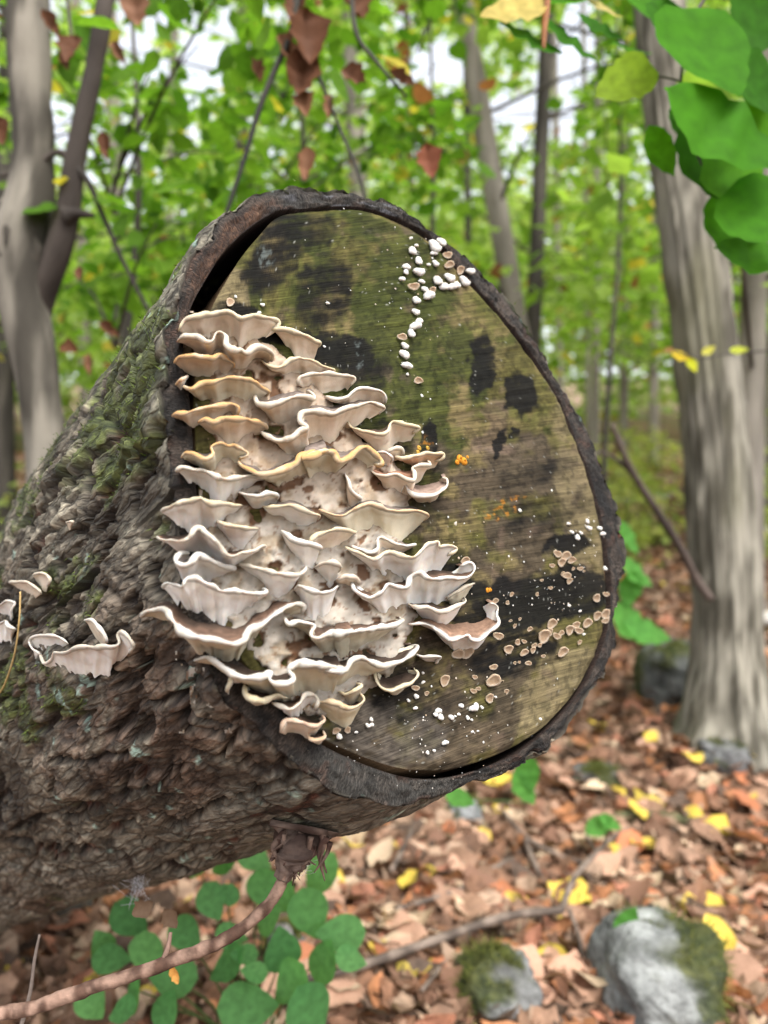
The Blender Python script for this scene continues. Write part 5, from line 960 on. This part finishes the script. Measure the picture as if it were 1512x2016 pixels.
for x, y, wd in YL: fallen(x, y, 'yellow', wd*1.2)
cnt = 0
while cnt < 255:
    y = 1460 + 560*random.random()**.8; x = random.uniform(560, 1520)
    if inpoly(np.array([float(x)]), np.array([float(y)]), OUT)[0] or (x < 760 and y < 1680): continue
    fallen(x, y, random.choices(('tan', 'rust', 'pale', 'brown'), (5, 3, 2, 3))[0]); cnt += 1

# ------------------------------------------------------------------ twig, stub, needle and webs on the log
def sdep(x, y, off=0.0): return float(cast(float(x), float(y)))-off
pp, rr = pxpath([(590,1625,130,sdep(590,1625)+.03),(585,1650,110,sdep(585,1645)+.004),(580,1680,84,sdep(580,1640)-.004),(565,1705,50,sdep(580,1640)-.006),(552,1730,30,sdep(580,1640)-.008)], .5)
sb = limb('branch_stub', pp, rr*np.array([.9, .8, .7, .7, .8]), log, (0.06, 0.036, 0.028), (0.20, 0.14, 0.11), 28, 44, .30, ridge=.35, nrid=9, sc=120, mat=M_TWIG, freq=110)
rs_ = random.Random(5); sbd = sdep(580, 1640)
for k in range(26):
    x0, y0 = 588+rs_.gauss(0, 22), 1650+rs_.gauss(0, 10); sv_ = [P(x0, y0, sbd-.002+rs_.gauss(0, .004)), P(x0+rs_.gauss(-6, 8), y0+22+rs_.random()*14, sbd-.006), P(x0+rs_.gauss(-10, 14), y0+44+rs_.random()*34, sbd-.008+rs_.gauss(0, .004))]
    V, F = tube(sv_, np.array([.0026, .0018, .0004])*rs_.uniform(.5, 1.3), 7, .25, 150, k, 10); V = V-np.array(log.location)
    o = link('splinter', mesh_np('splinter', V, F, barkcol(V, (0.07, 0.035, 0.025), (0.24, 0.16, 0.12), 150, k)), M_TWIG); o.parent = sb
sd0 = sdep(580, 1640)-.010
tw = empty('dead_twig', P(555., 1738., sd0)); tag(tw, 'bare reddish-brown twig hanging from the broken stub under the log', 'twig')
pp, rr = pxpath([(562,1712,19,sd0+.002),(552,1745,22,sd0),(520,1790,22,sd0-.004),(450,1845,23,sd0-.008),(330,1895,24,sd0-.012),(180,1945,25,sd0-.018),(60,1985,26,sd0-.022),(10,1992,26,sd0-.024),(-60,2010,24,sd0-.03),(-300,2120,22,sd0-.04)], .45)
limb('stem', pp, rr, tw, (0.085, 0.045, 0.030), (0.30, 0.19, 0.14), 16, 220, .16, ridge=.10, sc=140, seed=5, mat=M_TWIG, freq=140)
pp, rr = pxpath([(318,1900,12,sd0-.012),(330,1868,9,sd0-.010),(336,1835,6,sd0-.006)], .45); limb('side_shoot', pp, rr, tw, (0.15, 0.085, 0.06), (0.34, 0.22, 0.17), 8, 12, .2, mat=M_TWIG)
t2 = empty('thin_twig', P(55., 1970., .55)); tag(t2, 'thin grey twig standing up behind the reddish-brown twig', 'twig')
pp, rr = pxpath([(78,1840,5),(68,1890,7),(58,1960,8),(30,2060,9)], .56); limb('stem', pp, rr, t2, (0.12, 0.095, 0.08), (0.26, 0.21, 0.18), 8, 20, .1, mat=M_TWIG)
nd = empty('pine_needle', P(40., 1170., sdep(40, 1170))); tag(nd, 'single dry yellow pine needle hooked on the bark', 'needle')
pp, rr = pxpath([(40,1165,3.4,sdep(40,1170,.03)),(38,1220,3.6,sdep(38,1220,.03)),(28,1290,3.8,sdep(28,1290,.028)),(8,1350,3.6,sdep(8,1350,.02)),(-12,1378,3,sdep(0,1378,.012))], .5); limb('stem', pp, rr, nd, (0.52, 0.34, 0.12), (0.62, 0.44, 0.20), 6, 30, 0, mat=M_TWIG)
def web(cx_, cy_, wd, hd, n, lab, off=.006, seed=0):
    r = random.Random(seed); parts = []
    for _ in range(n):
        a = (cx_+r.gauss(0, wd), cy_+r.gauss(0, hd)); b = (cx_+r.gauss(0, wd), cy_+r.gauss(0, hd)); d0 = sdep(cx_, min(cy_, 1720))-off
        A, B = P(a[0], a[1], d0+r.gauss(0, .004)), P(b[0], b[1], d0+r.gauss(0, .004)); parts.append(tube([A, (A+B)/2+np.array([0, 0, -.001]), B], .00013, 4))
    V, F = join(parts); o = link('spider_web', mesh_np('spider_web', V, F, np.tile((0.72, 0.72, 0.74), (len(V), 1))), M_RIM); tag(o, lab, 'web')
web(268, 1735, 16, 26, 60, 'tangled grey spider web hanging under the log', seed=1); web(590, 1705, 14, 10, 40, 'frayed pale web fibres on the broken stub', .012, 2)
for (x, y, an, s_, lab) in ((285,1785,150,50,'crumpled brown leaf scrap caught in the tangled web'),(335,1805,60,46,'pale papery leaf scrap dangling beside the web'),(345,1915,70,40,'thin orange leaf curl hanging below the reddish-brown twig')):
    o = flatleaf(None, x, y, s_, sdep(270, 1700)-.006, an, (0.15, 0.095, 0.06) if 'orange' not in lab else (0.6, 0.3, 0.08), 1 if 'orange' not in lab else 0, .2, DL, 'leaf_scrap'); tag(o, lab, 'leaf')
